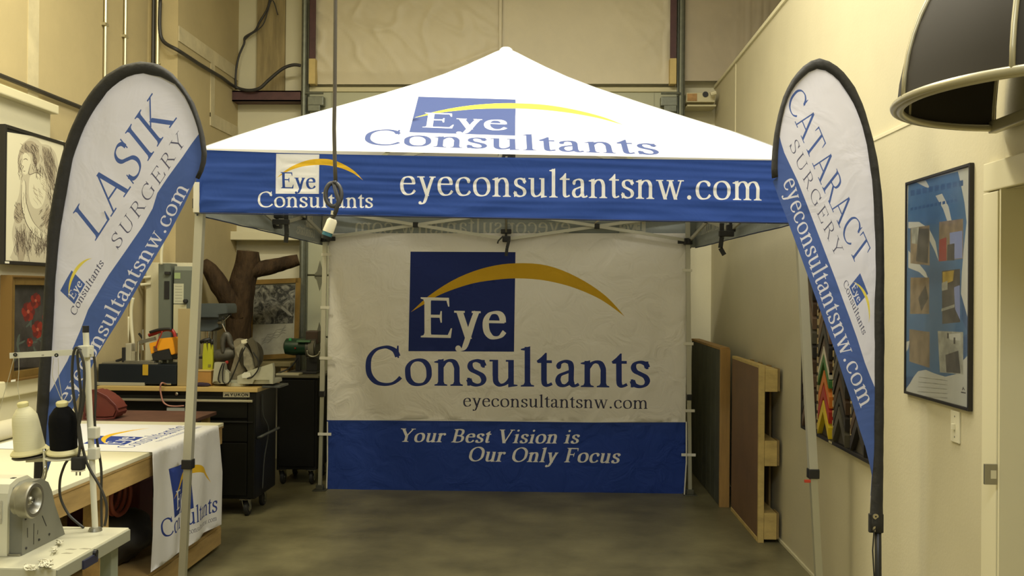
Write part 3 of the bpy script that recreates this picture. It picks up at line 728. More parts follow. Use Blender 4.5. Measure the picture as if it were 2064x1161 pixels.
# velcro straps hanging off the frame
for n_, pts in enumerate(([(577, 430), (577, 452), (578, 470), (576, 489)], [(1455, 450), (1455, 478), (1452, 500), (1460, 514)], [(1026, 476), (1026, 484), (1022, 500), (1020, 516)], [(1014, 476), (1004, 486), (1003, 491)])):
    Y_ = (6.2, 6.4, 7.88, 7.88)[n_]; q = [P(a, b, Y=Y_) for a, b in pts]
    b = bm_()
    for u, v in zip(q, q[1:]): beam(b, u, v, (.030, .030, .026, .012)[n_], .004, up=Vector((0, 1, 0)))
    if n_ < 2: c = q[0]; box(b, c.x-.09 if n_ == 0 else c.x-.02, c.y-.02, c.z-.075 if n_ == 0 else c.z-.09, c.x+.02 if n_ == 0 else c.x+.08, c.y+.02, c.z-.04 if n_ == 0 else c.z-.05, .006)
    obj('strap', b, M_black, tent)

# ---------------------------------------------------------------- printed back wall hanging from the rear valance
bd = (BR-BL).normalized(); bn = Vector((bd.y, -bd.x, 0)); bp = Vector((BL.x, BL.y, 1))+Vector((-bd.y, bd.x, 0))*.005
bl_inv = lambda px, py: (lambda q: ((q.xy-BL).dot(bd), q.z))(PP(px, py, bp, bn))
ztop = P(1000, 478, Y=7.97).z
regs = [(V, E, mi) for V, E, mi in [(*poly_region([(655, 847.5), (760, 848), (1020, 850), (1200, 852), (1390, 851.5), (1390, 1002), (650, 1002)]), 1)]]
regs += logo(SQ, square=4, eye=0, gold=2, word=3, url=5)
regs += [(V, E, 0) for V, E in text_regions('Your Best Vision is', S_TAG, (800, 891), (1166, 895), (0, -27))]
regs += [(V, E, 0) for V, E in text_regions('Our Only Focus', S_TAG, (941, 930), (1248, 934), (0, -29))]
BW = cloth('banner_white', (.90, .87, .82), None, .14, bump=.5); BB = cloth('banner_blue', (.020, .052, .27), None, .05, bump=.5)
BG = cloth('banner_gold', (.62, .37, .02), None, .1, bump=.3); BN = cloth('banner_navy', (.026, .045, .22), None, .05, bump=.3); BS = cloth('banner_square', (.016, .030, .16), None, .05, bump=.2); BU = cloth('banner_small_print', (.045, .045, .09), None, .05)
def bsurf(a, z):
    h = .016*noise.noise(Vector((a*1.4+z*1.2, z*1.5-a*.8, 1)))+.011*noise.noise(Vector((a*4+z*3, (z*3.4-a*2.2)*.6, 4)))+.0025*max(0, 1-abs(noise.noise(Vector((a*3+z*3.2, z*1.2-a*1.0, 9))))*9)
    h += .014*max(0, 1-abs(a-2.86)/.12)*sin(z*3+1) + .016*noise.noise(Vector((a*3, z*1.1, 8)))*max(0, .7-z)
    h *= min(1, max(.1, (2.13-z)/.35)); q = Vector((BL.x, BL.y))+bd*a; return Vector((q.x+bn.x*h, q.y+bn.y*h, z))+Vector((-bd.y, bd.x, 0))*.018
bo = [(661, 470), (1385, 470), (1384, 600), (1384, 730), (1382, 860), (1383, 930), (1379, 998.5), (1200, 999), (1000, 998), (800, 997), (658, 996), (658, 860), (660, 700), (661, 600)]
banner = printed('back_wall_banner', bo, regs, [BW, BB, BG, BN, BS, BU], bl_inv, bsurf, None, grid=.035, flip=False)
tag(banner, 'large white and blue printed banner wall hanging at the back of the tent', 'banner')
for px, ys, side in ((655, (513, 620, 722, 875), 1), (1387, (545, 693, 828, 917), -1)):
    for k, y in enumerate(ys):
        q = P(px - side*(y-513)*.02, y, Y=7.92 if side > 0 else 7.99); ln = (.018, .018, .05, .055)[k] if side > 0 else (.018, .022, .02, .06)[k]
        b = box(bm_(), q.x-.03-(ln if side < 0 else 0), q.y-.004, q.z-.012, q.x+.03+(ln if side > 0 else 0), q.y+.002, q.z+.012, .002)
        obj('clip_strap', b, mat('white_webbing', (.7, .68, .58), .7), banner)
for x0_, x1_ in ((1383.5, 1379.5), (660, 658)):
    obj('side_binding', tube(bm_(), [P(x0_, 850, Y=7.985), P(x0_, 930, Y=7.985), P(x1_, 997, Y=7.985)], .006, 6), mat('white_webbing', (.7, .68, .58), .7), banner)

# ---------------------------------------------------------------- hanging power drop
M_cord = mat('grey_rubber_cord', (.075, .065, .045), .55)
dp = thing('hanging_cord', 'thick grey power cord with a looped end hanging in front of the tent', 'cord', P(676, 0, Y=4.4))
obj('cord', tube(bm_(), [P(677, -560, Y=4.4), P(677, -300, Y=4.4), P(676, 0, Y=4.4), P(675, 170, Y=4.4), P(673.5, 260, Y=4.4), P(675, 330, Y=4.4), P(676.5, 372, Y=4.4)], .0095, 8), M_cord, dp, smooth='all')
lp = [P(672+16*sin(t), 392-24*cos(t), Y=4.4-.02*sin(t*.5)) for t in [k*2*pi/22 for k in range(23)]]
obj('loop', tube(bm_(), [P(677, 368, Y=4.39)]+lp+[P(683, 405, Y=4.37), P(677, 425, Y=4.38), P(669, 443, Y=4.4)], .0105, 8), mat('cord_loop', (.04, .04, .04), .5), dp, smooth='all')
a_, b_, c_ = P(671, 441, Y=4.4), P(661, 468, Y=4.4), P(656, 482, Y=4.4)
obj('cord_tape', tube(bm_(), [P(673, 425, Y=4.39), P(672, 433, Y=4.39)], .0125, 10), mat('off_white_plastic', (.72, .68, .5), .5), dp)
obj('connector', tube(bm_(), [a_, a_.lerp(b_, .15), b_], [.017, .024, .026], 12), mat('off_white_plastic', (.72, .68, .5), .5), dp, smooth=True)
obj('connector_ring', tube(bm_(), [b_, b_.lerp(c_, .5)], .024, 12), mat('teal_plastic', (.04, .16, .2), .5), dp, smooth=True)
obj('connector_nose', tube(bm_(), [b_.lerp(c_, .5), c_], [.025, .021], 12), M_black, dp, smooth=True)
# ---------------------------------------------------------------- two teardrop flags
M_sleeve = mat('black_sleeve_fabric', (.018, .017, .014), .75, bump=.5, bscale=14)
M_pole = mat('black_fibreglass_pole', (.012, .012, .012), .35)
M_grom = mat('brass_grommet', (.55, .50, .36), .35, .9)
def flag(label, Y, outer, inner, edge, blue, texts, lg_quad, foot_px, hem_end, basedir):
    g = lambda p: P(p[0], p[1], Y=Y)
    base = g(foot_px); t = thing('teardrop_flag', label, 'flag', (base.x, Y, 0), 'teardrop flags flanking the tent')
    O, I = resample(outer, 70), resample(inner, 70)
    ol = [tuple(p) for p in [i.lerp(o, .06) for i, o in zip(I, O)]] + edge
    regs = [(*poly_region(blue), 1)]
    regs += [(V, E, mi) for tr, mi in texts for V, E in tr]
    regs += logo(lg_quad, square=1, eye=0, gold=3, word=4)
    inv = lambda px, py: (lambda q: (q.x, q.z))(P(px, py, Y=Y))
    def surf(x, z):
        h = .016*noise.noise(Vector((x*2.5+z*1.6, z*1.3-x, Y))) + .007*noise.noise(Vector((x*9+z*5, z*3-x*4, 3)))
        return Vector((x, Y+h, z))
    sail = printed('sail', ol, regs, [WHITE_F, LBLUE, WHITE_F, GOLD_F, GREY], inv, surf, t, grid=.025)
    b = bm_(); rings = []
    for k, (o, i) in enumerate(zip(O, I)):
        a, c = g(o), g(i); m = (a+c)/2; h = (a-c)/2; r = []
        for j in range(10):
            th = 2*pi*j/10; wv = 1+.06*noise.noise(Vector((k*.7, j*.5, Y)))
            r.append(b.verts.new(m + h*cos(th)*wv + Vector((0, .022*sin(th)*wv, 0))))
        rings.append(r)
    for A, B in zip(rings, rings[1:]):
        for j in range(10): b.faces.new((A[j], A[(j+1) % 10], B[(j+1) % 10], B[j]))
    b.faces.new(rings[0][::-1]); b.faces.new(rings[-1])
    obj('sleeve', b, M_sleeve, t, smooth='all')
    # pole from the ground into the sleeve and round the curve
    mids = [(g(o)*.62+g(i)*.38) for o, i in zip(O, I)]
    obj('pole', tube(bm_(), [Vector((base.x, Y, .03)), Vector((base.x, Y, .4))]+[m for m in mids[3:64:3]], [.014]*2+[.012]*3+[.008]*99, 8) if 0 else tube(bm_(), (lambda q: q)([Vector((base.x, Y, .03)), Vector((base.x, Y, .4)), mids[2]]), .014, 10), M_pole, t, smooth='all')
    s = basedir; fb = bm_(); box(fb, base.x-.03, Y-.03, .0, base.x+s*.30, Y+.03, .012, .003); box(fb, base.x+s*.02-.03, Y-.10, 0, base.x+s*.02+.03, Y+.18, .012, .003)
    lathe(fb, [(0, .01), (.03, .01), (.025, .05), (.016, .12), (0, .12)], (base.x, Y, 0), n=14); obj('ground_base', fb, M_black, t)
    for p in hem_end: obj('grommet', lathe(bm_(), [(.004, 0), (.012, 0), (.012, -.004), (.004, -.004)], g(p)-Vector((0, .017, 0)), (0, 1, 0), 14), M_grom, t)
    return t
WHITE_F = cloth('flag_white', (.70, .69, .76), None, .12, bump=.2); GOLD_F = cloth('flag_gold', (.75, .62, .10), None, .1)
lo = [(69.5, 978), (70, 940), (72.5, 880), (74.3, 825), (78, 770), (79.6, 740), (81, 715), (84, 690), (86, 660), (89, 616), (91, 565), (94.5, 513), (98, 450), (107, 394), (118, 340), (130, 296), (147, 251), (166, 210), (188, 178), (215, 150), (250, 130), (286, 123), (322, 130), (349, 149), (372, 177), (390, 206), (403, 242), (412, 278), (416, 309), (413, 334), (400, 361)]
li = [(86, 978), (88, 930), (94, 897), (98.5, 825), (99.6, 790), (102, 752), (104.5, 700), (108, 640), (112, 554.5), (121, 461.6), (134, 389), (147, 317), (168, 260), (191, 219), (219.5, 182.6), (250, 159), (286.6, 148), (322, 154.5), (353, 170), (372, 193), (385, 219), (394, 242), (401, 264), (405, 287), (408, 313), (405, 338), (396, 358)]
le = [(394, 366), (372, 412), (340, 470), (300, 540), (262, 608), (244, 641), (218, 682), (193, 722), (168, 780), (140, 838), (115, 895), (98, 945), (88, 972)]
lb = [(415, 262), (403, 266), (386, 290), (369, 317), (338, 357), (317, 389), (307, 420), (286.6, 456), (255.6, 503), (219.5, 554.5), (178, 624), (160, 668), (148, 698), (135, 728), (121, 752), (107, 779), (97, 795), (88, 800), (60, 1000), (120, 1000), (300, 700), (430, 400)]
F1 = flag('tall teardrop flag with black edge at the left of the tent reading LASIK SURGERY', 3.85, lo, li, le, lb,
    [(text_regions('LASIK', S_CAPS, (188, 491), (356, 239), (-46, -57)), 1), (text_regions('SURGERY', S_CAPT, (237, 506), (377, 284), (-17, -21)), 4),
     (text_regions('eyeconsultantsnw.com', S_URL, (138, 818), (383, 379), (-19.5, -10), unit=450), 2)],
    [(120.7, 586.1), (143.4, 544.8), (171.7, 573), (149.6, 613)], (77, 978), [], 1)
ro = [(1779, 1074), (1780, 1000), (1780.7, 922), (1781.5, 800), (1782.5, 690), (1782, 620), (1782, 540), (1781, 455), (1777, 385), (1768, 318), (1757, 270), (1741, 216), (1722.7, 175), (1702, 147), (1677, 125), (1650, 117), (1628, 125), (1610, 142), (1593, 165), (1580, 191), (1569, 228), (1560.5, 270), (1556, 310), (1554.5, 340), (1556, 359)]
ri = [(1752, 1068), (1754, 1020), (1758, 960), (1760, 880), (1760, 803), (1760, 720), (1761.5, 640), (1763.5, 560), (1765, 500), (1761.5, 432), (1757, 364), (1748, 300), (1736, 254), (1722, 215), (1708, 190), (1690, 164), (1672, 148), (1654, 139), (1637, 141), (1620, 154), (1604, 171), (1592, 190), (1583, 213), (1575, 245), (1571, 275), (1568, 305), (1567, 335), (1568, 357)]
re_ = [(1558, 365), (1571, 400), (1585.7, 437), (1613, 512), (1631, 562), (1655, 630), (1680, 700), (1700, 762), (1718, 815), (1732, 865), (1744, 902), (1752, 935), (1757, 958)]
rb_ = [(1555, 262), (1569, 266), (1574, 286), (1581, 308), (1590, 327), (1608, 364), (1627, 410), (1650, 469), (1668, 519), (1684, 562), (1700, 608), (1711, 638), (1726, 680), (1742, 731), (1752, 757), (1761, 779), (1775, 790), (1775, 1000), (1730, 1000), (1540, 400)]
F2 = flag('tall teardrop flag with black edge at the right of the tent reading CATARACT SURGERY', 4.10, ro, ri, re_, rb_,
    [(text_regions('CATARACT', S_CAPS, (1584, 203), (1728, 540), (29, -37), up1=(28, -38)), 1), (text_regions('SURGERY', S_CAPT, (1590, 292), (1687, 522), (15, -18)), 4),
     (text_regions('eyeconsultantsnw.com', S_URL, (1578, 366), (1735, 824), (20, -12), unit=450, pm=(1650, 588)), 2)],
    [(1733.7, 550.6), (1749.7, 592), (1726.5, 617.3), (1711.9, 578.5)], (1771, 1100), [(1762, 1039), (1762, 1064)], -1)
Y_ = 4.10
hemb = obj('sleeve_hem', box(bm_(), P(1751, 1050, Y=Y_).x, Y_-.010, P(1751, 1073, Y=Y_).z, P(1780, 1050, Y=Y_).x, Y_+.010, P(1751, 1035, Y=Y_).z, .004), M_sleeve, F2)
obj('tension_cord', tube(bm_(), [P(1762, 1066, Y=Y_-.02), P(1759, 1110, Y=Y_-.02), P(1764, 1200, Y=Y_-.02)], .003, 6), M_black, F2)
# ---------------------------------------------------------------- long white-topped worktable on the left
TX, TZ, TY0, TY1 = -2.13, .82, 3.80, 6.12
M_top = mat('white_laminate', (.74, .71, .52), .35, var=.02)
M_pine = mat('rough_pine', (.40, .27, .10), .65, var=.25, scale=2.5, stretch=(6, 1, 6)); M_pine2 = mat('plywood_board', (.36, .24, .09), .65, var=.25, scale=2, stretch=(1, 2, 8))
wt = thing('work_table', 'long worktable with white laminate top and rough pine frame along the left wall', 'table', ((XL+TX)/2, 5, 0))
obj('tabletop', box(bm_(), -3.34, TY0, TZ-.022, TX, TY1, TZ, .003), M_top, wt)
obj('edge_band', box(bm_(), TX-.02, TY0+.005, TZ-.032, TX+.001, TY1-.005, TZ-.0225), M_pine2, wt)
for x in (-3.30, TX-.04): obj('apron', box(bm_(), x, TY0+.02, TZ-.135, x+.038, TY1-.02, TZ-.033, .003), M_pine, wt)
for y in (TY0+.02, TY1-.06): obj('apron', box(bm_(), -3.26, y, TZ-.135, TX-.042, y+.038, TZ-.033, .003), M_pine, wt)
for y in (TY0+.08, 4.52, TY1-.16):
    for x in (-3.25, TX-.135): obj('leg', box(bm_(), x, y, 0, x+.088, y+.088, TZ-.033, .003), M_pine, wt)
for x in (-3.30, TX-.04): obj('stretcher', box(bm_(), x, TY0+.02, .03, x+.038, TY1-.02, .14, .003), M_pine, wt)
obj('shelf', box(bm_(), -3.255, TY0+.03, .142, TX-.005, TY1-.03, .16, .002), M_pine2, wt)
# things on the shelf under it
def lump(name, c, r, m, label, cat, seed=1, parts=None):
    b = bm_(); bmesh.ops.create_icosphere(b, subdivisions=4, radius=1)
    for v in b.verts:
        d = v.co.copy(); k = 1+.22*noise.noise(d*1.6+Vector((seed, 0, 0)))+.08*noise.noise(d*5+Vector((0, seed, 0)))
        v.co = Vector((c[0]+d.x*r[0]*k, c[1]+d.y*r[1]*k, max(c[2]+d.z*r[2]*k, c[2]-r[2]*.8)))
    return single(name, b, m, label, cat, smooth='all')
lump('fabric_bag', (-2.45, 5.25, .30), (.20, .26, .165), mat('dark_bag', (.03, .026, .02), .6, var=.4, scale=5), 'crumpled dark plastic bag on the shelf under the worktable, nearer the draped banner', 'bag', 2)
lump('fabric_bag.001', (-2.75, 4.65, .28), (.2, .24, .145), mat('brown_bag', (.06, .045, .03), .7, var=.4, scale=5), 'dark brown cloth bundle under the worktable beside the middle leg', 'bundle', 5)
tr = thing('tool_case', 'dark red case standing at the back of the shelf under the worktable', 'case', (-2.7, 5.8, .16))
obj('case_body', box(bm_(), -2.95, 5.68, .161, -2.5, 5.9, .52, .02), mat('dark_red_case', (.16, .03, .02), .5), tr); obj('handle', tube(bm_(), smooth_path([(-2.8, 5.79, .51), (-2.79, 5.79, .56), (-2.66, 5.79, .56), (-2.65, 5.79, .51)]), .01, 6), M_black, tr)
hs_ = thing('coiled_hose', 'reddish coiled hose hanging under the worktable behind the draped banner', 'hose', (-2.4, 5.5, .6))
for k in range(3): obj('coil', tube(bm_(), [(-2.32-.03*k, 5.05+.12*cos(t), .565+.10*sin(t)+.005*k) for t in [j*2*pi/28 for j in range(28)]], .012, 6, closed=True), mat('red_hose', (.22, .05, .03), .5), hs_, smooth='all')

# banner lying on the table and hanging over its edge
M_bw = cloth('table_banner_white', (.80, .80, .82), None, .08, bump=.12)
tb_quad = [(167.4, 894.5), (200.9, 879.5), (290.3, 881.7), (250.3, 896.7)]
r1 = logo(tb_quad, square=1, eye=0, gold=2, word=1, url=1)
inv_t = lambda px, py: (lambda q: (q.x, q.y))(P(px, py, Z=TZ+.003))
R1 = [([inv_t(*p) for p in V], E, mi) for V, E, mi in r1]
hq = [(336.4, 946), (381, 928.8), (382, 1024.8), (340, 1045)]
r2 = logo(hq, square=1, eye=0, gold=2, word=1, url=4)
EX = TX+.014
def inv_h(px, py):
    q = P(px, py, X=EX); return (EX+(TZ-q.z), q.y)
R2 = [([inv_h(*p) for p in V], E, mi) for V, E, mi in r2]
yn, yf = P(309, 912, Z=TZ).y, P(434, 858, Z=TZ).y
dn, df = EX+TZ-P(312, 1148, X=EX).z, EX+TZ-P(432, 1062, X=EX).z
def tsurf(a, b):
    lie = -.003*noise.noise(Vector((a*3, b*3, 1)))+.002
    if a < EX-.01: return Vector((a, b, TZ+.003+max(0, .006*noise.noise(Vector((a*2, b*2.5, 0))))))
    t = a-EX; w_ = min(1, max(0, t)/.25)
    x = EX+.004+w_*(.016*sin(b*17+t*2)+.012*noise.noise(Vector((b*5, t*2, 3)))+.012); return Vector((x, b+w_*.01*noise.noise(Vector((t*6, b, 2))), TZ+.002-max(0, t)))
olb = [(-3.05, yn+.03), (EX, yn), (EX+.2, yn-.005), (EX+.45, yn+.01), (dn, yn), ((dn*2+df)/3, yn+.35), (df-.01, yf-.25), (df, yf), (EX+.3, yf+.012), (EX, yf-.01), (-3.05, yf-.02)]
tbn = printed('draped_banner', olb, R1+R2, [M_bw, NAVY, GOLD, NAVY, GREY], idp, tsurf, None, grid=.03)
tag(tbn, 'white logo banner draped over the far end of the worktable', 'banner')

# rolled material on the table by the wall
b = tube(bm_(), [(-3.12, 4.25, TZ+.057), (-3.12, 6.0, TZ+.057)], .055, 18)
single('fabric_roll', b, mat('cream_roll', (.6, .56, .4), .6), 'cream roll of material lying along the wall side of the worktable', 'roll', smooth=True)

# ---------------------------------------------------------------- sewing table and machine in the near left corner
SZ = .75; SX1 = P(261, 1063, Z=SZ).x; SY1 = P(261, 1063, Z=SZ).y
M_st = mat('worn_grey_laminate', (.55, .53, .38), .4, var=.06, scale=5); M_sg = mat('sewing_table_edge', (.26, .26, .19), .5)
s_t = thing('sewing_table', 'grey laminate industrial sewing table in the near left corner', 'table', (SX1-.55, SY1-.3, 0))
obj('tabletop', box(bm_(), SX1-1.1, SY1-.56, SZ-.045, SX1, SY1, SZ, .006), M_st, s_t)
obj('edge_strip', box(bm_(), SX1-.001, SY1-.555, SZ-.05, SX1+.006, SY1-.004, SZ-.006, .002), M_sg, s_t)
for x in (SX1-.07, SX1-1.03):
    for y in (SY1-.50, SY1-.10): obj('leg', box(bm_(), x, y, .0, x+.045, y+.06, SZ-.046, .004), mat('grey_leg', (.22, .24, .18), .5), s_t)
obj('crossbar', box(bm_(), SX1-1.0, SY1-.09, .2, SX1-.06, SY1-.05, .26, .004), mat('grey_leg', (.22, .24, .18), .5), s_t)
q = P(180, 1130, X=SX1+.01); obj('power_switch', box(bm_(), SX1+.005, q.y-.045, q.z-.02, SX1+.014, q.y+.06, q.z+.012, .002), mat('navy_plastic', (.02, .022, .05), .4), s_t)
q = P(192, 1114, X=SX1+.01); obj('knob', lathe(bm_(), [(0, 0), (.013, 0), (.011, .012), (0, .013)], (SX1+.005, q.y, q.z), (1, 0, 0), 12), M_black, s_t)
MX = -1.845
M_mc = mat('machine_cream', (.66, .64, .48), .35, var=.02); M_mg = mat('machine_grey', (.165, .165, .13), .42, var=.06, scale=8); M_al = mat('brushed_aluminium', (.34, .33, .27), .38, .85, var=.1, scale=30)
sm = thing('sewing_machine', 'cream and grey industrial sewing machine with metal handwheel on the grey table', 'sewing machine', (MX-.25, 3.4, SZ))
prof = [(3.25, SZ+.001), (3.545, SZ+.001), (3.535, SZ+.02), (3.47, SZ+.13), (3.445, SZ+.19), (3.42, SZ+.225), (3.37, SZ+.248), (3.31, SZ+.248), (3.27, SZ+.235), (3.255, SZ+.21), (3.25, SZ+.17)]
obj('end_cover', prism(bm_(), prof, 'X', MX-.045, MX), M_mg, sm)
bp_ = [(3.235, SZ+.001), (3.50, SZ+.001), (3.44, SZ+.15), (3.41, SZ+.235), (3.36, SZ+.262), (3.29, SZ+.262), (3.25, SZ+.25), (3.238, SZ+.22)]
obj('body', prism(bm_(), bp_, 'X', MX-.26, MX-.046), M_mc, sm)
arm = [(3.26, SZ+.12), (3.40, SZ+.12), (3.40, SZ+.22), (3.36, SZ+.25), (3.29, SZ+.25), (3.26, SZ+.22)]
obj('arm', prism(bm_(), arm, 'X', MX-.56, MX-.261), M_mc, sm); obj('head', box(bm_(), MX-.64, 3.25, SZ+.05, MX-.561, 3.41, SZ+.26, .012), M_mc, sm)
obj('bed', box(bm_(), MX-.66, 3.24, SZ+.0005, MX-.002, 3.43, SZ+.008, .003), M_al, sm)
obj('needle_bar', tube(bm_(), [(MX-.60, 3.32, SZ+.01), (MX-.60, 3.32, SZ+.06)], .006, 8), M_chrome, sm)
wc = P(78, 1008.5, X=-1.77); hwc = (MX, wc.y, wc.z)
hw = obj('handwheel', lathe(bm_(), [(0, .0), (.050, .0), (.052, .02), (.060, .022), (.062, .026), (.062, .058), (.058, .062), (.046, .062), (.040, .052), (.036, .030), (.018, .028), (.014, .048), (.010, .052), (0, .052)], hwc, (1, 0, 0), 40), M_al, sm, smooth=True)
obj('wheel_screw', lathe(bm_(), [(0, .052), (.008, .052), (.007, .058), (0, .058)], hwc, (1, 0, 0), 10), M_chrome, hw)
for yy, zz in ((3.275, SZ+.02), (3.43, SZ+.03), (3.27, SZ+.125), (3.36, SZ+.028)): obj('screw', lathe(bm_(), [(0, 0), (.005, 0), (.004, .003), (0, .003)], (MX, yy, zz), (1, 0, 0), 8), M_black, sm)
def mark(x, y0, z0, y1, z1, wd): 
    o = obj('scratch', beam(bm_(), (x, y0, z0), (x, y1, z1), wd, .001, up=Vector((1, 0, 0))), M_black, sm); return o
mark(MX, 3.325, SZ+.02, 3.325, SZ+.095, .004); mark(MX, 3.38, SZ+.11, 3.41, SZ+.065, .004); mark(MX, 3.285, SZ+.055, 3.283, SZ+.09, .004); mark(MX, 3.35, SZ+.05, 3.352, SZ+.065, .003)
obj('rating_label', box(bm_(), MX-.115, 3.2335, SZ+.115, MX-.065, 3.2352, SZ+.195), mat('label_grey', (.5, .47, .35), .5, var=.25, scale=60), sm)
obj('red_mark', prism(bm_(), [(MX-.125, SZ+.178), (MX-.121, SZ+.195), (MX-.100, SZ+.195), (MX-.102, SZ+.189), (MX-.112, SZ+.189), (MX-.113, SZ+.180)], 'Y', 3.2325, 3.2345), mat('red_ink', (.6, .06, .02), .5), sm)
q = P(18, 986, Y=3.27); obj('oil_hole', box(bm_(), q.x-.008, 3.29, SZ+.261, q.x+.006, 3.308, SZ+.2635), M_black, sm)
for k, (cx_, cy_, rx_, ry_, nn) in enumerate(((58, 1144, 13, 6, 26), (92, 1136, 15, 9, 44), (110, 1108, 6, 7, 14), (122, 1092, 9, 4, 14))):
    random.seed(40+k); pp = [P(cx_+rx_*random.uniform(-1, 1), cy_+ry_*random.uniform(-1, 1), Z=SZ+.005+random.uniform(0, .012)) for j in range(nn)]
    cable('thread_scrap', pp, .0022, mat('pale_thread', (.60, .57, .42), .9, var=.35, scale=60), ('pale tangle of thread on the sewing table, leftmost', 'largest pale tangle of thread on the sewing table, in the middle', 'small thread scrap above the largest tangle on the sewing table', 'short twist of thread at the foot of the sewing machine')[k], 'thread', n=3)
for a_, b2_ in ((144, 1107), (136, 1115), (172, 1106)):
    q = P(a_, b2_, Z=SZ); obj('worn_patch', prism(bm_(), [(q.x-.02, q.y-.006), (q.x+.012, q.y-.008), (q.x+.02, q.y+.002), (q.x-.008, q.y+.007)], 'Z', SZ-.001, SZ+.0004), mat('worn_spot', (.30, .28, .19), .6), s_t)
# thread stand
Mst = mat('stand_cream_enamel', (.66, .64, .50), .35)
b0 = P(192, 1070, Z=SZ); YS = b0.y; t0 = P(172.7, 664, Y=YS)
ts = thing('thread_stand', 'tall cream thread stand with a guide arm and spool trays on the sewing table', 'stand', (b0.x, YS, SZ))
on = lambda z: b0.lerp(t0, (z-b0.z)/(t0.z-b0.z))
obj('pole', tube(bm_(), [b0+Vector((0, 0, .002)), t0], .0115, 14), Mst, ts, smooth=True); obj('pole_cap', tube(bm_(), [t0-Vector((0, 0, .012)), t0+Vector((0, 0, .014))], .0125, 12), M_black, ts, smooth=True)
obj('base_ring', lathe(bm_(), [(.012, .001), (.026, .001), (.022, .012), (.012, .014)], b0, n=20), M_al, ts)
a0, a1 = P(20.5, 717, Y=YS-.03), P(187, 708, Y=YS-.01)
gm = obj('guide_arm', beam(bm_(), a0, a1, .010, .022), Mst, ts)
cz = on(a1.z); obj('arm_clamp', box(bm_(), cz.x-.022, YS-.03, cz.z-.024, cz.x+.02, YS+.02, cz.z+.022, .004), Mst, ts)
for px in (31, 87, 114): q = P(px, 715 if px < 80 else 716, Y=YS-.04); obj('thread_eye', lathe(bm_(), [(.003, 0), (.008 if px != 87 else .003, 0), (.007 if px != 87 else .003, -.004), (.003, -.004)], q, (0, 1, 0), 12), M_black, ts)
u0, u1 = P(56, 927, Y=YS-.0), P(187, 922, Y=YS)
tray = obj('tray_arm', beam(bm_(), u0, u1, .030, .014), Mst, ts)
for z_ in (872, 914): c = P(188, z_, Y=YS); obj('arm_clamp', box(bm_(), c.x-.015, YS-.018, c.z-.022, c.x+.020, YS+.018, c.z+.022, .004), Mst, ts)
obj('chrome_rod', tube(bm_(), smooth_path([P(89, 905, Y=YS-.05), P(91, 940, Y=YS-.05), P(90, 958, Y=YS-.08), P(83, 975, Y=3.47), P(80, 985, Y=3.42)]), .0075, 10), M_chrome, ts, smooth='all')
def spool(label, px, py, tilt, Y, Hpx, rb, rt, rf, mcol, tip):
    c = P(px, py, Y=Y); k = Y/F; ax = Vector((sin(tilt), -.12 if tilt else -.05, cos(tilt)))
    s = thing('thread_cone', label, 'thread cone', c, 'cones of thread on the stand')
    Hh = Hpx*k; b = lathe(bm_(), [(0, .006), (rb*k*1.0, .006), (rb*k, Hh*.03), (rt*k*1.08, Hh*.60), (rt*k, Hh*.74), (rt*k*.62, Hh*.88), (rt*k*.36, Hh*.93), (0, Hh*.93)], c, ax, 32)
    o = obj('wound_thread', b, mcol, s, smooth=True)
    obj('spool_core', lathe(bm_(), [(.0, Hh*.92), (rt*k*.40, Hh*.92), (rt*k*.46, Hh*.95), (rt*k*.46, Hh*1.0), (rt*k*.38, Hh*1.02), (0, Hh*1.02)], c, ax, 20), mat('pale_yellow_plastic', (.72, .66, .32), .45), s, smooth=True)
    obj('spool_flange', lathe(bm_(), [(0, -.002), (rf*k, -.002), (rf*k, .004), (rb*k*1.05, .016), (0, .016)], c, ax, 32), tip, s, smooth=True)
M_cr = mat('cream_thread', (.70, .66, .42), .6, bump=.12, bscale=6, stretch=(1, 1, 60)); M_bt = mat('black_thread', (.004, .004, .004), .9, spec=.15, bump=.08, bscale=6, stretch=(1, 1, 60))
spool('cone of cream thread, the left one, tilted on the thread stand', 61, 911, -.10, YS-.01, 103, 30, 23.5, 37, M_cr, mat('flange_yellow', (.70, .64, .34), .5))
spool('cone of black thread, the right one, on the thread stand', 129, 911, .01, YS-.02, 104, 26, 25, 33, M_bt, mat('flange_yellow', (.70, .64, .34), .5))
for k, (px, py, tl) in enumerate(((66, 916, -.1), (129, 917, 0))):
    c = P(px, py, Y=YS-.01); obj('spool_tray', lathe(bm_(), [(0, 0), (.070, 0), (.074, .004), (.072, .006), (0, .005)], c-Vector((0, 0, .006)), (sin(tl), -.1, 1), 28), (mat('dark_tray', (.06, .055, .04), .4), Mst)[k], ts, smooth=True)
for pts in ([(28, 722), (18, 760), (8, 795), (-6, 850)], [(38, 722), (38, 750), (36, 780), (40, 806)], [(108, 722), (106, 745), (107, 762), (124, 806)], [(117, 722), (118, 740), (118, 756), (126, 806)]):
    obj('thread_strand', tube(bm_(), smooth_path([P(a, b_, Y=YS-.05) for a, b_ in pts], 3), .0011, 4), mat('strand', (.5, .47, .33), .8), ts)
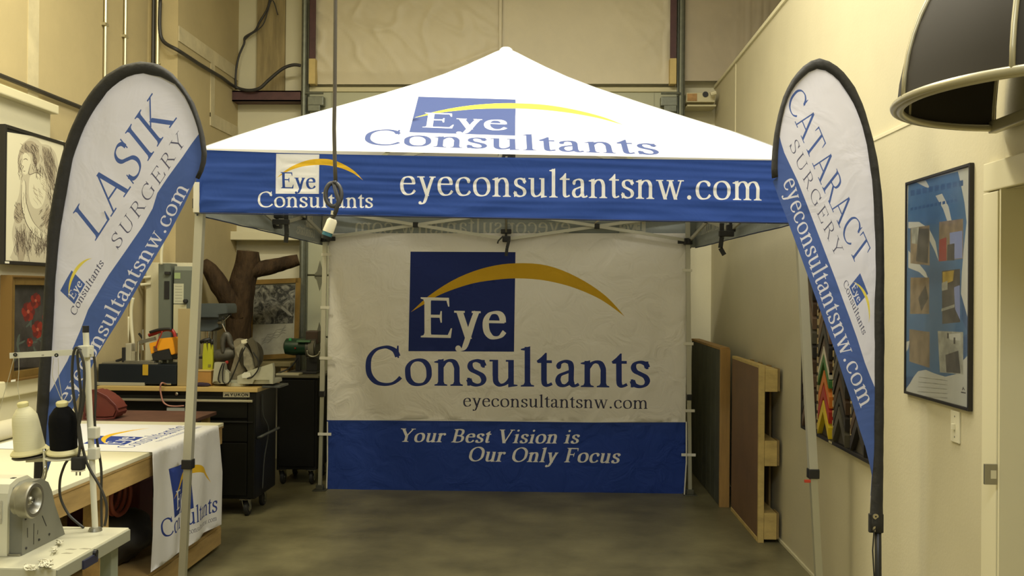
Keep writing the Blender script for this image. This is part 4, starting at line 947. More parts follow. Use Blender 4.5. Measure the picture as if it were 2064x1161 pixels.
# black cord draped over the stand
cd = thing('draped_power_cord', 'black power cord with a plug draped over the arm of the thread stand', 'cord', P(178, 950, Y=YS+.03))
Mk = mat('black_cord', (.03, .028, .022), .5)
yf_ = YS+.028; yb_ = YS-.035
for pts, Y_ in (([(163, 706), (153, 701), (147, 720), (145.5, 765), (151, 815), (160, 860), (166, 900), (178, 940), (200, 978), (213, 1010), (215, 1035), (211, 1060)], yb_-.01),
                ([(160, 703), (156, 715), (160, 760), (163, 800), (158, 860), (166, 905)], yb_-.02),
                ([(160, 706), (168, 730), (170, 765), (166, 815), (158, 860), (161, 900), (158, 920)], yb_-.03),
                ([(170, 705), (184, 708), (191, 730), (193, 790), (191, 850), (196, 890), (204, 945), (204, 1000), (205, 1063)], yf_+.01),
                ([(172, 790), (163, 840), (155, 872), (140, 920), (130, 938), (121, 968), (122, 1003), (137, 1035), (155, 1053), (169, 1064)], yf_+.005)):
    obj('cord_run', tube(bm_(), smooth_path([P(a, b_, Y=Y_) for a, b_ in pts], 5), .0052, 8), Mk, cd, smooth='all')
q = P(158, 933, Y=yb_-.03); pg = obj('plug', box(bm_(), q.x-.022, q.y-.018, q.z-.026, q.x+.022, q.y+.018, q.z+.024, .006), M_black, cd)
obj('plug_face', box(bm_(), q.x-.020, q.y-.016, q.z-.032, q.x+.020, q.y+.016, q.z-.0262, .001), mat('off_white_plastic', (.72, .68, .5), .5), pg)
for k in (-1, 1): obj('prong', box(bm_(), q.x+k*.007-.002, q.y-.003, q.z-.048, q.x+k*.007+.002, q.y+.003, q.z-.0322), M_chrome, pg)
# ---------------------------------------------------------------- low stand and red bag between worktable and cart
rs = thing('low_stand', 'low stand with a reddish top just behind the worktable', 'stand', (-2.85, 6.5, 0))
obj('top_board', box(bm_(), -3.32, 6.22, .775, P(402, 850, Y=6.5).x, 6.84, .80, .003), mat('worn_red_board', (.13, .06, .04), .7, var=.25, scale=4), rs)
for x in (-3.28, -2.52):
    for y in (6.26, 6.76): obj('leg', box(bm_(), x, y, 0, x+.05, y+.05, .774), M_pine, rs)
rbg = thing('red_bag', 'dark red rounded padded bag lying behind the worktable by the toolbox cart', 'bag', (P(215, 830, Y=6.4).x, 6.4, .8))
bp2 = [P(a, b_, Y=6.4) for a, b_ in ((180, 858), (180, 800), (188, 786), (200, 784), (225, 797), (243, 815), (247, 825), (240, 840), (222, 846), (200, 853))]
for p in bp2: p.z = max(p.z, .805)
bb = prism(bm_(), [(p.x, p.z) for p in bp2], 'Y', 6.33, 6.50); bmesh.ops.bevel(bb, geom=list(bb.edges), offset=.015, segments=2, affect='EDGES')
obj('bag_body', bb, mat('dark_red_vinyl', (.15, .030, .02), .6, var=.1), rbg, smooth=True)
obj('piping', tube(bm_(), [p+Vector((0, -.072, 0)) for p in bp2], .006, 6, closed=True), mat('maroon_piping', (.12, .02, .015), .6), rbg)

# ---------------------------------------------------------------- black tool cart
KX0, KX1, KY0, KY1 = -3.36, -2.185, 6.96, 7.50
M_kb = mat('black_powder_coat', (.007, .007, .005), .45, spec=.25); M_maple = mat('maple_top', (.56, .40, .14), .45, var=.12, scale=2, stretch=(1, 8, 4))
kt = thing('tool_cart', 'black rolling tool cart with a wooden top at the back left', 'cart', ((KX0+KX1)/2, 7.2, 0))
obj('cabinet_body', box(bm_(), KX0, KY0+.015, .13, KX1, KY1, .93, .006), M_kb, kt)
obj('wooden_top', box(bm_(), KX0-.02, KY0-.02, .932, KX1+.022, KY1+.02, .965, .004), M_maple, kt)
xh0, xh1 = P(232, 807, Y=6.95).x, P(510, 807, Y=6.95).x
for i, (z0, z1) in enumerate(((.735, .90), (.56, .715), (.16, .55))):
    d_ = obj('drawer', box(bm_(), KX0+.02, KY0-.002, z0, KX1-.06, KY0+.014, z1, .004), M_kb, kt)
    if i == 0: obj('drawer_handle', box(bm_(), xh0, KY0-.030, P(400, 809.5, Y=6.95).z, xh1, KY0-.003, P(400, 804.5, Y=6.95).z, .004), mat('satin_aluminium', (.62, .60, .45), .3, .8), d_)
    elif i == 1: obj('drawer_handle', box(bm_(), KX0+.02, KY0-.014, z1-.012, xh1, KY0-.003, z1-.004, .003), mat('dark_handle', (.018, .018, .015), .4, .3), d_)
obj('corner_trim', box(bm_(), KX1-.055, KY0-.004, .14, KX1-.002, KY0+.014, .925, .004), M_kb, kt)
q = P(357, 793.5, Y=KY0); obj('key_lock', lathe(bm_(), [(0, 0), (.012, 0), (.012, -.01), (0, -.012)], (q.x, KY0-.002, q.z), (0, 1, 0), 14), M_chrome, kt)
q0, q1 = P(450, 800, Y=6.95), P(502, 790, Y=6.95)
pf = lambda px, py: (lambda q: (q.x, q.z))(P(px, py, Y=6.955))
S_SANS = Style(165, 150, 0, serif=False, track=30)
M_plate = mat('silver_plate', (.50, .48, .36), .35, .6)
pr = [(V, E, 1) for V, E in text_regions('YUKON', S_SANS, (463, 798.6), (501, 798.8), (0, -6))]
pr += [(*poly_region([(452, 798.8), (455.5, 793), (457.5, 796), (459.5, 792.5), (462, 798.8), (459.8, 798.8), (458.6, 796.3), (457.4, 798.8), (455.6, 796.8), (454.2, 798.8)]), 1)]
o = printed('name_plate', [(449.5, 800.5), (503, 800.8), (503, 790.3), (449.5, 790)], pr, [M_plate, M_black], pf, lambda a, b: Vector((a, KY0-.0045, b)), kt, grid=.05, smooth=False)
q0, q1 = P(336, 832, Y=6.955), P(372, 822, Y=6.955); obj('paper_label', box(bm_(), q0.x, KY0-.005, q0.z, q1.x, KY0-.0025, q1.z), mat('label_grey2', (.42, .42, .38), .6), kt)
# side fittings
obj('side_shelf', box(bm_(), KX1+.022, 7.05, P(548, 778, Y=7.1).z-.01, KX1+.16, 7.28, P(548, 778, Y=7.1).z+.006, .004), mat('grey_bracket', (.07, .075, .07), .5), kt)
obj('side_handle', tube(bm_(), smooth_path([(KX1-.0, 7.02, .58), (KX1+.045, 7.02, .60), (KX1+.045, 7.42, .60), (KX1-.0, 7.42, .58)], 4), .011, 8), mat('grey_bracket', (.07, .075, .07), .5), kt, smooth='all')
obj('side_cord', tube(bm_(), smooth_path([(KX1+.01, 7.10, .90), (KX1+.012, 7.12, .74), (KX1+.03, 7.2, .62), (KX1+.012, 7.16, .40), (KX1+.012, 7.12, .18)], 6), .005, 6), mat('grey_bracket', (.07, .075, .07), .5), kt, smooth='all')
def caster(x, y, r, parent, nm='caster'):
    f_ = box(bm_(), x-.04, y-.045, .128, x+.04, y+.045, .1345, .002)
    for s in (-1, 1): prism(f_, [(y-.03, .128), (y+.03, .128), (y+.042, r-.012), (y+.018, r-.012)], 'X', x+s*.024-.002, x+s*.024+.002)
    o = obj(nm, f_, M_chrome, parent); c = (x, y+.03, r)
    obj('wheel', lathe(bm_(), [(0, -.019), (r*.55, -.019), (r*.62, -.016), (r*.9, -.016), (r, -.010), (r, .010), (r*.9, .016), (r*.62, .016), (r*.55, .019), (0, .019)], c, (1, 0, 0), 28), mat('wheel_rubber', (.02, .02, .018), .6), o, smooth=True)
    obj('wheel_hub', lathe(bm_(), [(0, -.021), (r*.5, -.021), (r*.5, .021), (0, .021)], c, (1, 0, 0), 20), M_chrome, o, smooth=True)
for x in (-3.22, P(497, 1035, Y=7.0).x): 
    for y in (7.02, 7.36): caster(x if x < -3 else x+(0 if y < 7.1 else .012), y-.03, .058, kt)

# tools on the cart
KZ = .966
tb = thing('toolbox', 'long dark navy steel box with a yellow tab standing on the tool cart', 'box', (P(276, 770, Y=7.0).x, 7.1, KZ))
bx0, bx1, bz1 = P(198, 760, Y=6.985).x, P(355, 760, Y=6.985).x, P(276, 734.5, Y=6.985).z
obj('box_body', box(bm_(), bx0, 6.985, KZ+.012, bx1, 7.28, bz1, .005), mat('navy_steel', (.008, .012, .016), .5, spec=.3), tb)
obj('base_strip', box(bm_(), bx0-.012, 6.98, KZ, P(291, 780, Y=6.98).x, 7.0, KZ+.024, .002), mat('grey_strip', (.36, .34, .25), .5), tb)
q = P(293, 746, Y=6.983); obj('yellow_tab', box(bm_(), q.x-.021, 6.981, P(290, 756.5, Y=6.98).z, q.x+.021, 6.986, bz1, .001), mat('yellow_tag', (.50, .32, .02), .5), tb)
obj('top_plate', box(bm_(), bx0+.02, 7.0, bz1, P(318, 734, Y=7).x, 7.24, bz1+.010, .002), M_al, tb)
q = P(340, 774, Y=6.975); obj('plug_socket', tube(bm_(), [(q.x-.03, 6.975, q.z), (q.x+.02, 6.975, q.z)], .008, 8), M_chrome, tb)
cable('power_wire', [(q.x-.02, 6.972, q.z)] + [P(a, b_, Y=6.9) for a, b_ in ((326, 772), (323, 782), (325, 797), (329, 810), (338, 817), (352, 819), (371, 818))], .006, mat('red_white_wire', (.42, .20, .15), .5), 'pinkish wire looping from the navy box down the front of the tool cart', 'wire')
# fixture on top of the box: clamp column
def pt(px, py, Y): return P(px, py, Y=Y)
cl = thing('clamp_fixture', 'steel clamping fixture with a lever arm standing on the navy box', 'fixture', (pt(279, 733, 7.05).x, 7.05, bz1+.01))
c = pt(279, 733, 7.05); obj('column', tube(bm_(), [(c.x, 7.05, bz1+.01), (c.x, 7.05, pt(279, 688, 7.05).z)], .014, 12), M_chrome, cl, smooth=True)
obj('base_slide', box(bm_(), pt(255, 690, 7.05).x, 7.01, bz1+.0105, pt(315, 690, 7.05).x, 7.10, bz1+.024, .002), M_al, cl)
a_ = pt(282, 690, 7.05); b_ = pt(313, 682, 7.05); obj('lever_arm', beam(bm_(), a_, b_, .03, .026), M_al, cl)
obj('lever_handle', beam(bm_(), pt(280, 672, 7.05), pt(288, 682, 7.05), .014, .014), M_black, cl)
obj('spring_post', tube(bm_(), [pt(288, 664, 7.05), pt(288, 692, 7.05)], .008, 8), M_al, cl)
obj('threaded_rod', tube(bm_(), [pt(288, 695, 7.06), pt(289, 706, 7.06)], .012, 8), M_chrome, cl)
bl_ = thing('clamp_block', 'small grey vise block with dark jaws on the left of the navy box', 'vise', (pt(262, 733, 7.1).x, 7.1, bz1+.01))
k = box(bm_(), pt(256, 690, 7.1).x, 7.07, bz1+.0105, pt(268, 690, 7.1).x, 7.15, pt(262, 692, 7.1).z, .006); box(k, pt(268, 690, 7.1).x, 7.07, bz1+.0105, pt(276, 690, 7.1).x, 7.13, pt(262, 708, 7.1).z, .004); obj('vise_body', k, mat('vise_grey', (.40, .37, .26), .5, .2), bl_)
k = box(bm_(), pt(249, 690, 7.09).x, 7.06, bz1+.0105, pt(256, 690, 7.09).x, 7.12, pt(250, 700, 7.09).z, .004); tube(k, [pt(234, 728, 7.09), pt(252, 722, 7.09)], .010, 8); obj('vise_jaw', k, M_black, bl_)
# yellow and black tool battery clamp unit
yt = thing('yellow_power_tool', 'yellow and black power unit with red clamps on the navy box', 'power tool', (pt(326, 720, 7.08).x, 7.1, bz1+.01))
Yy = 7.04
def pxprism(pts, y0, y1, m, nm, par, bev=.004):
    b = prism(bm_(), [(P(a, c, Y=y0).x, P(a, c, Y=y0).z) for a, c in pts], 'Y', y0, y1)
    if bev: bmesh.ops.bevel(b, geom=list(b.edges), offset=bev, segments=2, affect='EDGES')
    return obj(nm, b, m, par, smooth=True)
pxprism([(300, 692), (316, 688), (318, 683), (346, 680), (349, 690), (353, 713), (345, 716), (341, 703), (317, 708), (316, 704), (310, 706), (311, 711), (304, 714)], Yy, 7.17, mat('yellow_plastic', (.78, .33, .012), .4), 'housing', yt)
pxprism([(305, 714), (311, 711), (317, 708.5), (341, 703.5), (344, 717), (346, 725), (318, 727), (308, 727)], Yy-.005, 7.16, M_black, 'base', yt)
pxprism([(309, 698), (315, 697), (317, 708), (311, 710)], Yy-.008, Yy+.02, mat('brown_grip', (.14, .07, .03), .6), 'grip_inset', yt, 0)
for q in ((310, 728), (330, 728), (342, 726)): 
    p_ = pt(q[0], q[1], Yy+.05); obj('leg', box(bm_(), p_.x-.006, Yy+.01, bz1+.0105, p_.x+.006, Yy+.10, p_.z+.012), M_steel, yt)
M_redp = mat('red_plastic', (.32, .02, .012), .45)
obj('red_arm', tube(bm_(), smooth_path([pt(300, 676, 7.2), pt(312, 672, 7.2), pt(322, 668, 7.2), pt(336, 664, 7.2), pt(349, 668, 7.2), pt(354, 685, 7.2), pt(355, 705, 7.2), pt(353, 724, 7.2)], 4), .014, 8), M_redp, yt, smooth='all')
obj('black_jaw', tube(bm_(), smooth_path([pt(302, 670, 7.17), pt(318, 665, 7.17), pt(336, 663, 7.17), pt(346, 664, 7.17)], 4), .011, 8), M_black, yt, smooth='all')
obj('red_wire', tube(bm_(), smooth_path([pt(327, 668, 7.02), pt(324, 676, 7.02), pt(320, 684, 7.02), pt(317, 693, 7.02), pt(314, 702, 7.02)], 4), .005, 6), M_redp, yt, smooth='all')
# beige board, orange block, glove, dark cloth
bd_ = box(bm_(), pt(358, 700, 7.0).x, 7.0, KZ+.001, pt(394, 700, 7.0).x, 7.012, pt(370, 622, 7.0).z, .002)
single('beige_board', bd_, mat('beige_acrylic', (.34, .27, .13), .35), 'tall beige board standing on the tool cart behind the tent leg', 'board')
obk = thing('storage_bin', 'small orange-brown wooden box on the tool cart right of the tent leg', 'box', (pt(405, 690, 7.05).x, 7.05, KZ))
ox0, ox1, oz = pt(388, 690, 7.05).x, pt(428, 690, 7.05).x, pt(405, 748, 7.05).z
obj('box_body', box(bm_(), ox0, 7.03, KZ+.001, ox1, 7.2, oz, .004), mat('orange_wood', (.42, .22, .05), .6, var=.12), obk); obj('lid_edge', box(bm_(), ox0-.003, 7.026, oz, ox1+.003, 7.204, oz+.008, .002), M_maple, obk)
lump('dark_rag', (pt(410, 690, 6.99).x, 6.985, KZ+.015), (.06, .02, .017), mat('purple_rag', (.03, .018, .035), .9), 'dark purple rag on the edge of the wooden cart top', 'rag', 9)
gl = thing('work_glove', 'yellow-green and black work glove propped on the tool cart', 'glove', (pt(418, 690, 7.1).x, 7.1, oz))
pxprism([(408, 748), (408, 715), (410, 695), (411, 692), (415, 692), (416, 700), (418, 710), (419, 700), (419, 692), (423, 692), (424, 698), (425, 706), (427, 698), (427.5, 694), (428.5, 700), (429, 730), (427, 748)], 7.10, 7.125, mat('lime_fabric', (.42, .42, .015), .7), 'glove_palm', gl, .002)
for x in (414, 422, 428): obj('finger', tube(bm_(), [pt(x-1, 694, 7.115), pt(x, 684, 7.115)], [.012, .010], 8), M_black, gl, smooth='all')
obj('finger', tube(bm_(), [pt(404, 690, 7.115), pt(412, 686, 7.115), pt(424, 684, 7.115)], .014, 8), M_black, gl, smooth='all')
q = pt(422, 737, 7.098); obj('logo_patch', box(bm_(), q.x-.010, 7.096, q.z-.010, q.x+.012, 7.1, q.z+.010), mat('olive_patch', (.2, .19, .03), .7), gl)
# mitre saw
ms = thing('mitre_saw', 'grey mitre saw with a round blade guard on the right end of the tool cart', 'saw', (pt(490, 770, 7.12).x, 7.12, KZ))
M_cast = mat('cast_aluminium', (.48, .48, .38), .4, .5, var=.08); M_dk = mat('saw_dark_grey', (.085, .08, .065), .5, .3, var=.3, scale=15); M_gd = mat('blade_guard', (.09, .08, .055), .4, .5, var=.2)
pxprism([(428, 773), (432, 731), (434, 730), (452, 731), (454, 745), (462, 752), (462, 773), (445, 774), (444, 769), (431, 769)], 7.02, 7.07, M_cast, 'fence_left', ms, .002)
pxprism([(478, 758), (500, 748), (520, 741), (534, 737), (549, 732), (551, 745), (550, 774), (544, 774), (542, 766), (512, 766), (509, 774), (478, 774)], 7.02, 7.07, M_cast, 'fence_right', ms, .002)
pxprism([(430, 774), (432, 766), (550, 766), (551, 774)], 7.06, 7.30, M_cast, 'base', ms, .003)
k = lathe(bm_(), [(0, -.01), (.10, -.01), (.112, .0), (.11, .035), (.05, .045), (0, .045)], pt(503, 716, 7.14), (.86, -.5, .05), 30)
obj('blade_guard', k, M_gd, ms, smooth=True)
obj('blade', lathe(bm_(), [(0, .012), (.10, .012), (.10, .016), (0, .016)], pt(500, 720, 7.10), (.86, -.5, .05), 36), M_gd, ms)
obj('motor', tube(bm_(), [pt(432, 718, 7.16), pt(438, 718, 7.16), pt(462, 713, 7.16), pt(474, 710, 7.16)], [.035, .05, .052, .04], 16), M_dk, ms, smooth=True)
obj('handle', tube(bm_(), smooth_path([pt(450, 712, 7.12), pt(449, 690, 7.12), pt(455, 675, 7.12), pt(461, 678, 7.12), pt(466, 694, 7.12), pt(474, 700, 7.12)], 4), [.014, .016, .018, .02, .022, .024, .024, .024, .024, .024, .022, .022, .022, .022, .022, .022, .022, .02, .02, .02, .02], 10), M_dk, ms, smooth='all')
pxprism([(470, 688), (478, 682), (492, 684), (500, 700), (498, 735), (490, 752), (482, 768), (466, 772), (458, 768), (466, 742), (474, 715)], 7.09, 7.14, mat('saw_arm', (.20, .175, .12), .5, .3, var=.3, scale=20), 'saw_arm', ms)
pxprism([(474, 700), (486, 692), (498, 704), (508, 722), (512, 742), (502, 752), (494, 740), (484, 728), (478, 716)], 7.04, 7.075, mat('saw_light_casting', (.28, .26, .19), .45, .3, var=.35, scale=25), 'gear_housing', ms, .003)
pxprism([(496, 686), (506, 680), (514, 690), (520, 712), (519, 736), (512, 742), (511, 720), (504, 700)], 7.06, 7.10, M_gd, 'lower_guard', ms, .003)
pxprism([(486, 686), (497, 683), (500, 688), (492, 697), (487, 697)], 7.08, 7.09, mat('off_white_plastic', (.72, .68, .5), .5), 'warning_label', ms, 0)
obj('turntable', lathe(bm_(), [(0, 0), (.085, 0), (.085, .028), (0, .03)], Vector((pt(480, 690, 7.10).x, 7.10, KZ+.001)), n=24), M_cast, ms)
pxprism([(487, 755), (493, 750), (504, 751), (506, 758), (497, 762), (488, 762)], 7.0, 7.03, M_chrome, 'bright_cam', ms, .002)
obj('red_knob', lathe(bm_(), [(0, 0), (.012, 0), (.012, .015), (0, .018)], pt(458, 730, 7.08), (0, -1, 0), 12), M_redp, ms)
for pts in ([(449, 732), (443, 748), (440, 765), (444, 772)], [(452, 732), (449, 750), (449, 768), (454, 773)], [(494, 700), (482, 725), (472, 750), (462, 770), (456, 774)], [(510, 710), (521, 728), (520, 745), (508, 760), (498, 763)]):
    obj('saw_cord', tube(bm_(), smooth_path([pt(a, b2, 7.0) for a, b2 in pts], 4), .0055, 6), M_black, ms, smooth='all')
# bench drill press at the rear of the cart
dpz = thing('drill_press', 'grey-blue bench drill press at the rear of the tool cart, partly behind the tent leg', 'drill press', (pt(430, 690, 7.4).x, 7.42, KZ))
M_db = mat('blue_grey_casting', (.05, .062, .062), .5, var=.1)
pxprism([(392, 640), (393, 617), (396, 612), (455, 612), (458, 618), (458, 632), (440, 634), (440, 640)], 7.25, 7.48, M_db, 'belt_cover', dpz)
pxprism([(400, 640), (440, 636), (440, 660), (425, 668), (402, 668)], 7.30, 7.46, mat('drill_head', (.06, .075, .08), .45), 'drill_head', dpz)
obj('column', tube(bm_(), [(pt(431, 690, 7.43).x, 7.43, KZ), (pt(431, 690, 7.43).x, 7.43, pt(431, 650, 7.43).z)], .024, 14), M_al, dpz, smooth=True)
obj('quill', tube(bm_(), [pt(421, 665, 7.36), pt(421, 690, 7.36), pt(421, 700, 7.36)], [.02, .02, .008], 12), M_chrome, dpz, smooth=True)
obj('drill_table', box(bm_(), pt(400, 690, 7.3).x, 7.24, pt(400, 722, 7.3).z, pt(446, 690, 7.3).x, 7.46, pt(400, 718, 7.3).z, .004), M_dk, dpz)
obj('base', box(bm_(), pt(396, 690, 7.3).x, 7.22, KZ, pt(446, 690, 7.3).x, 7.50, KZ+.025, .006), M_dk, dpz)
hub = pt(440, 650, 7.32); obj('feed_hub', lathe(bm_(), [(0, 0), (.02, 0), (.02, .04), (0, .04)], hub, (1, -.3, 0), 14), M_al, dpz)
for a in range(3):
    e = hub+Vector((.04, -.01, 0))+Vector((.03, -.10*cos(a*2.09+.4), .10*sin(a*2.09+.4))); obj('feed_handle', tube(bm_(), [hub+Vector((.03, -.01, 0)), e], .006, 6), M_chrome, dpz)
    obj('handle_knob', lathe(bm_(), [(0, -.012), (.011, -.006), (.011, .006), (0, .012)], e, n=10), M_black, dpz, smooth=True)

# ---------------------------------------------------------------- electric boxes on a cream backboard, white pipes beside
eb = thing('backboard', 'cream painted plywood backboard standing floor to chest height behind the cart', 'board', (P(330, 690, Y=7.78).x, 7.8, 0))
ex0, ex1 = P(293, 690, Y=7.74).x, P(396, 690, Y=7.74).x
obj('board', box(bm_(), ex0, 7.74, 0, ex1-.02, 7.765, P(300, 529, Y=7.74).z, .003), M_cream, eb)
for x in (ex0+.05, ex1-.12): obj('post', box(bm_(), x, 7.766, 0, x+.05, 7.845, P(300, 529, Y=7.74).z-.02), M_cream, eb)
M_eb = mat('grey_electric_enamel', (.12, .135, .105), .45, var=.05); M_eb2 = mat('grey_panel_light', (.22, .24, .19), .45)
db = thing('disconnect_switch', 'tall dark grey electrical disconnect box with a black lever slot, left of the panel', 'electrical box', (P(339, 600, Y=7.6).x, 7.68, 1.2))
pxprism([(319, 700), (319, 531), (344, 531), (344, 700)], 7.60, 7.738, M_eb, 'box_body', db, .004)
q = P(333, 570, Y=7.595); obj('lever_slot', box(bm_(), P(330, 690, Y=7.595).x, 7.592, P(400, 603, Y=7.59).z, P(340, 690, Y=7.595).x, 7.601, P(400, 567, Y=7.59).z, .002), M_black, db)
q = P(338, 550, Y=7.59); obj('hasp', box(bm_(), q.x-.022, 7.575, q.z-.014, q.x+.022, 7.601, q.z+.010, .003), M_black, db)
pn = thing('breaker_panel', 'lighter grey electrical panel with paper sheets taped to its front', 'electrical box', (P(367, 600, Y=7.6).x, 7.68, 1.2))
obj('box_body', box(bm_(), P(350, 690, Y=7.62).x, 7.62, P(400, 716, Y=7.62).z, P(394, 690, Y=7.62).x, 7.738, P(400, 537, Y=7.62).z, .004), M_eb2, pn)
obj('panel_door', box(bm_(), P(349, 690, Y=7.61).x, 7.612, P(400, 705, Y=7.62).z, P(391, 690, Y=7.61).x, 7.62, P(400, 545, Y=7.62).z, .003), M_eb, pn)
for (a, b2, c2, d2, m_) in ((350, 550, 362, 562, mat('green_label', (.28, .36, .16), .6)), (349, 572, 369, 612, mat('paper_label', (.46, .46, .32), .7)), (349, 614, 375, 672, mat('paper_label2', (.48, .45, .27), .7))):
    obj('paper_sheet', box(bm_(), P(a, 690, Y=7.61).x, 7.6095, P(400, d2, Y=7.61).z, P(c2, 690, Y=7.61).x, 7.6118, P(400, b2, Y=7.61).z), m_, pn)
for k in range(6): 
    y_ = 577+k*6; obj('paper_row', box(bm_(), P(352, 690, Y=7.61).x, 7.6090, P(400, y_+.8, Y=7.61).z, P(366, 690, Y=7.61).x, 7.6094, P(400, y_, Y=7.61).z), mat('pencil_grey', (.2, .2, .15), .8), pn)
q = P(374, 607, Y=7.6); obj('door_latch', lathe(bm_(), [(0, 0), (.018, 0), (.016, .03), (0, .032)], (q.x, 7.612, q.z), (0, -1, 0), 12), M_black, pn)
M_wp = mat('cream_painted_pipe', (.66, .62, .42), .45)
for pts, r, lb in (([(246, 640), (245, 670), (244, 694)], .016, 'leftmost short cream pipe behind the navy box'), ([(258, 638), (256, 670), (252, 700), (243, 712), (228, 712), (212, 700), (205, 690)], .021, 'thick cream hose bending left behind the navy box'), ([(268, 600), (264, 625), (265, 660), (268, 692), (268, 715)], .015, 'cream hose hanging down beside the vise block'), ([(318, 440), (324, 470), (327, 490), (325, 512), (325, 533)], .014, 'cream pipe entering the top of the disconnect box')):
    cable('cream_pipe', [P(a, b2, Y=7.55) for a, b2 in pts], r, M_wp, lb, 'pipe')
for y_, x0_, x1_ in ((560, 283, 304), (574, 283, 304)): single('pipe_bracket', tube(bm_(), [P(x0_, y_, Y=7.7), P(x1_, y_-2, Y=7.73)], .012, 8), M_wp, 'cream pipe stub %s at the edge of the backboard' % ('upper' if y_ == 560 else 'lower'), 'pipe')

# ---------------------------------------------------------------- tree trunk, framed picture, rear cabinets, grinder
def limb(bm, pts, rs, n=18, seed=0):
    path = smooth_path(pts, 8); m = len(path); R_ = [rs[min(int(i/8), len(rs)-2)]*(1-(i % 8)/8)+rs[min(int(i/8)+1, len(rs)-1)]*((i % 8)/8) if i < m-1 else rs[-1] for i in range(m)]
    rings = []; prev = None
    for i, p in enumerate(path):
        d = (path[min(i+1, m-1)]-path[max(i-1, 0)]).normalized()
        if prev is None: prev = d.orthogonal().normalized()
        u = (prev-d*prev.dot(d)).normalized(); prev = u; v = d.cross(u); ring = []
        for k in range(n):
            dr = u*cos(2*pi*k/n)+v*sin(2*pi*k/n); q = p+dr*R_[i]; f = 1+.16*noise.noise(q*6+Vector((seed, 0, 0)))+.06*noise.noise(Vector((q.x*22, q.y*22, q.z*5)))
            ring.append(bm.verts.new(p+dr*R_[i]*f))
        rings.append(ring)
    for A, B in zip(rings, rings[1:]):
        for k in range(n): bm.faces.new((A[k], A[(k+1) % n], B[(k+1) % n], B[k]))
    bm.faces.new(rings[0][::-1]); bm.faces.new(rings[-1]); return bm
M_bark = mat('dark_bark', (.042, .025, .011), .85, spec=.2, var=.5, scale=7, bump=.8, bscale=18, stretch=(2, 2, .7))
tk = thing('tree_trunk', 'dark brown bare tree trunk with two cut branches in the back left corner', 'tree trunk', (P(480, 690, Y=8.45).x, 8.45, 0))
g8 = lambda a, b2, y=8.45: P(a, b2, Y=y)
obj('trunk', limb(bm_(), [Vector((g8(478, 690).x, 8.45, .0)), Vector((g8(477, 690).x, 8.45, .6)), g8(479, 690), g8(483, 640), g8(488, 580), g8(497, 535), g8(500, 506)], [.16, .135, .115, .11, .12, .115, .10]), M_bark, tk, smooth='all')
obj('branch', limb(bm_(), [g8(484, 640, 8.42), g8(464, 606, 8.36), g8(443, 575, 8.32), g8(425, 545, 8.3), g8(410, 530, 8.3)], [.09, .085, .088, .072, .05], seed=3), M_bark, tk, smooth='all')
obj('branch', limb(bm_(), [g8(500, 545, 8.45), g8(525, 541, 8.48), g8(550, 537, 8.52), g8(575, 531, 8.55), g8(602, 524, 8.58)], [.085, .07, .068, .062, .05], seed=6), M_bark, tk, smooth='all')
obj('cut_end', lathe(bm_(), [(0, .005), (.09, .0)], g8(500.5, 505), (.1, 0, 1), 18), mat('cut_wood', (.14, .10, .05), .8, var=.3), tk)
rb2 = thing('rear_bench', 'olive-brown workbench along the back wall behind the tree trunk', 'bench', (-2.6, 9.1, 0))
rx1 = P(594, 690, Y=9).x
obj('bench_top', box(bm_(), -3.14, 8.86, .97, rx1, 9.19, 1.01, .004), mat('olive_bench_top', (.24, .20, .09), .6, var=.15), rb2)
for x in (-3.1, rx1-.1):
    for y in (8.88, 9.11): obj('leg', box(bm_(), x, y, 0, x+.06, y+.06, .969), M_pine, rb2)
# framed picture standing on it
fp = thing('framed_photograph', 'gold framed black-and-white picture with pale sketch below, standing on the rear bench', 'picture', (P(552, 690, Y=9.08).x, 9.12, 1.04))
A_ = [(505, 569), (599, 565), (597, 716), (503, 722)]
def tilt(px, py): q = P(px, py, Y=9.05); k_ = (q.z-1.04)*.06; return Vector((q.x, 9.05+k_, q.z))
def frame_bars(quad, wd, m, par, fn, depth=.03, nm='frame_bar'):
    Q = [fn(*p) for p in quad]
    for a, b2 in zip(Q, Q[1:]+Q[:1]):
        dd_ = (b2-a).normalized(); obj(nm, beam(bm_(), a-dd_*wd/2, b2+dd_*wd/2, depth, wd, up=(Q[2]-Q[0]).cross(Q[3]-Q[1]).normalized().cross(dd_)), m, par)
M_gold = mat('gold_frame', (.24, .15, .04), .4, .5, var=.2)
frame_bars(A_, .045, M_gold, fp, tilt)
def quad_panel(nm, quad, m, par, fn, off=(0, 0, 0)):
    b = bm_(); Q = [fn(*p)+Vector(off) for p in quad]; b.faces.new([b.verts.new(q) for q in Q[::-1]]); return obj(nm, b, m, par)
quad_panel('mat_board', [(507, 571), (597, 567), (595, 714), (505, 720)], mat('white_mat', (.42, .42, .34), .7), fp, tilt, (0, .004, 0))
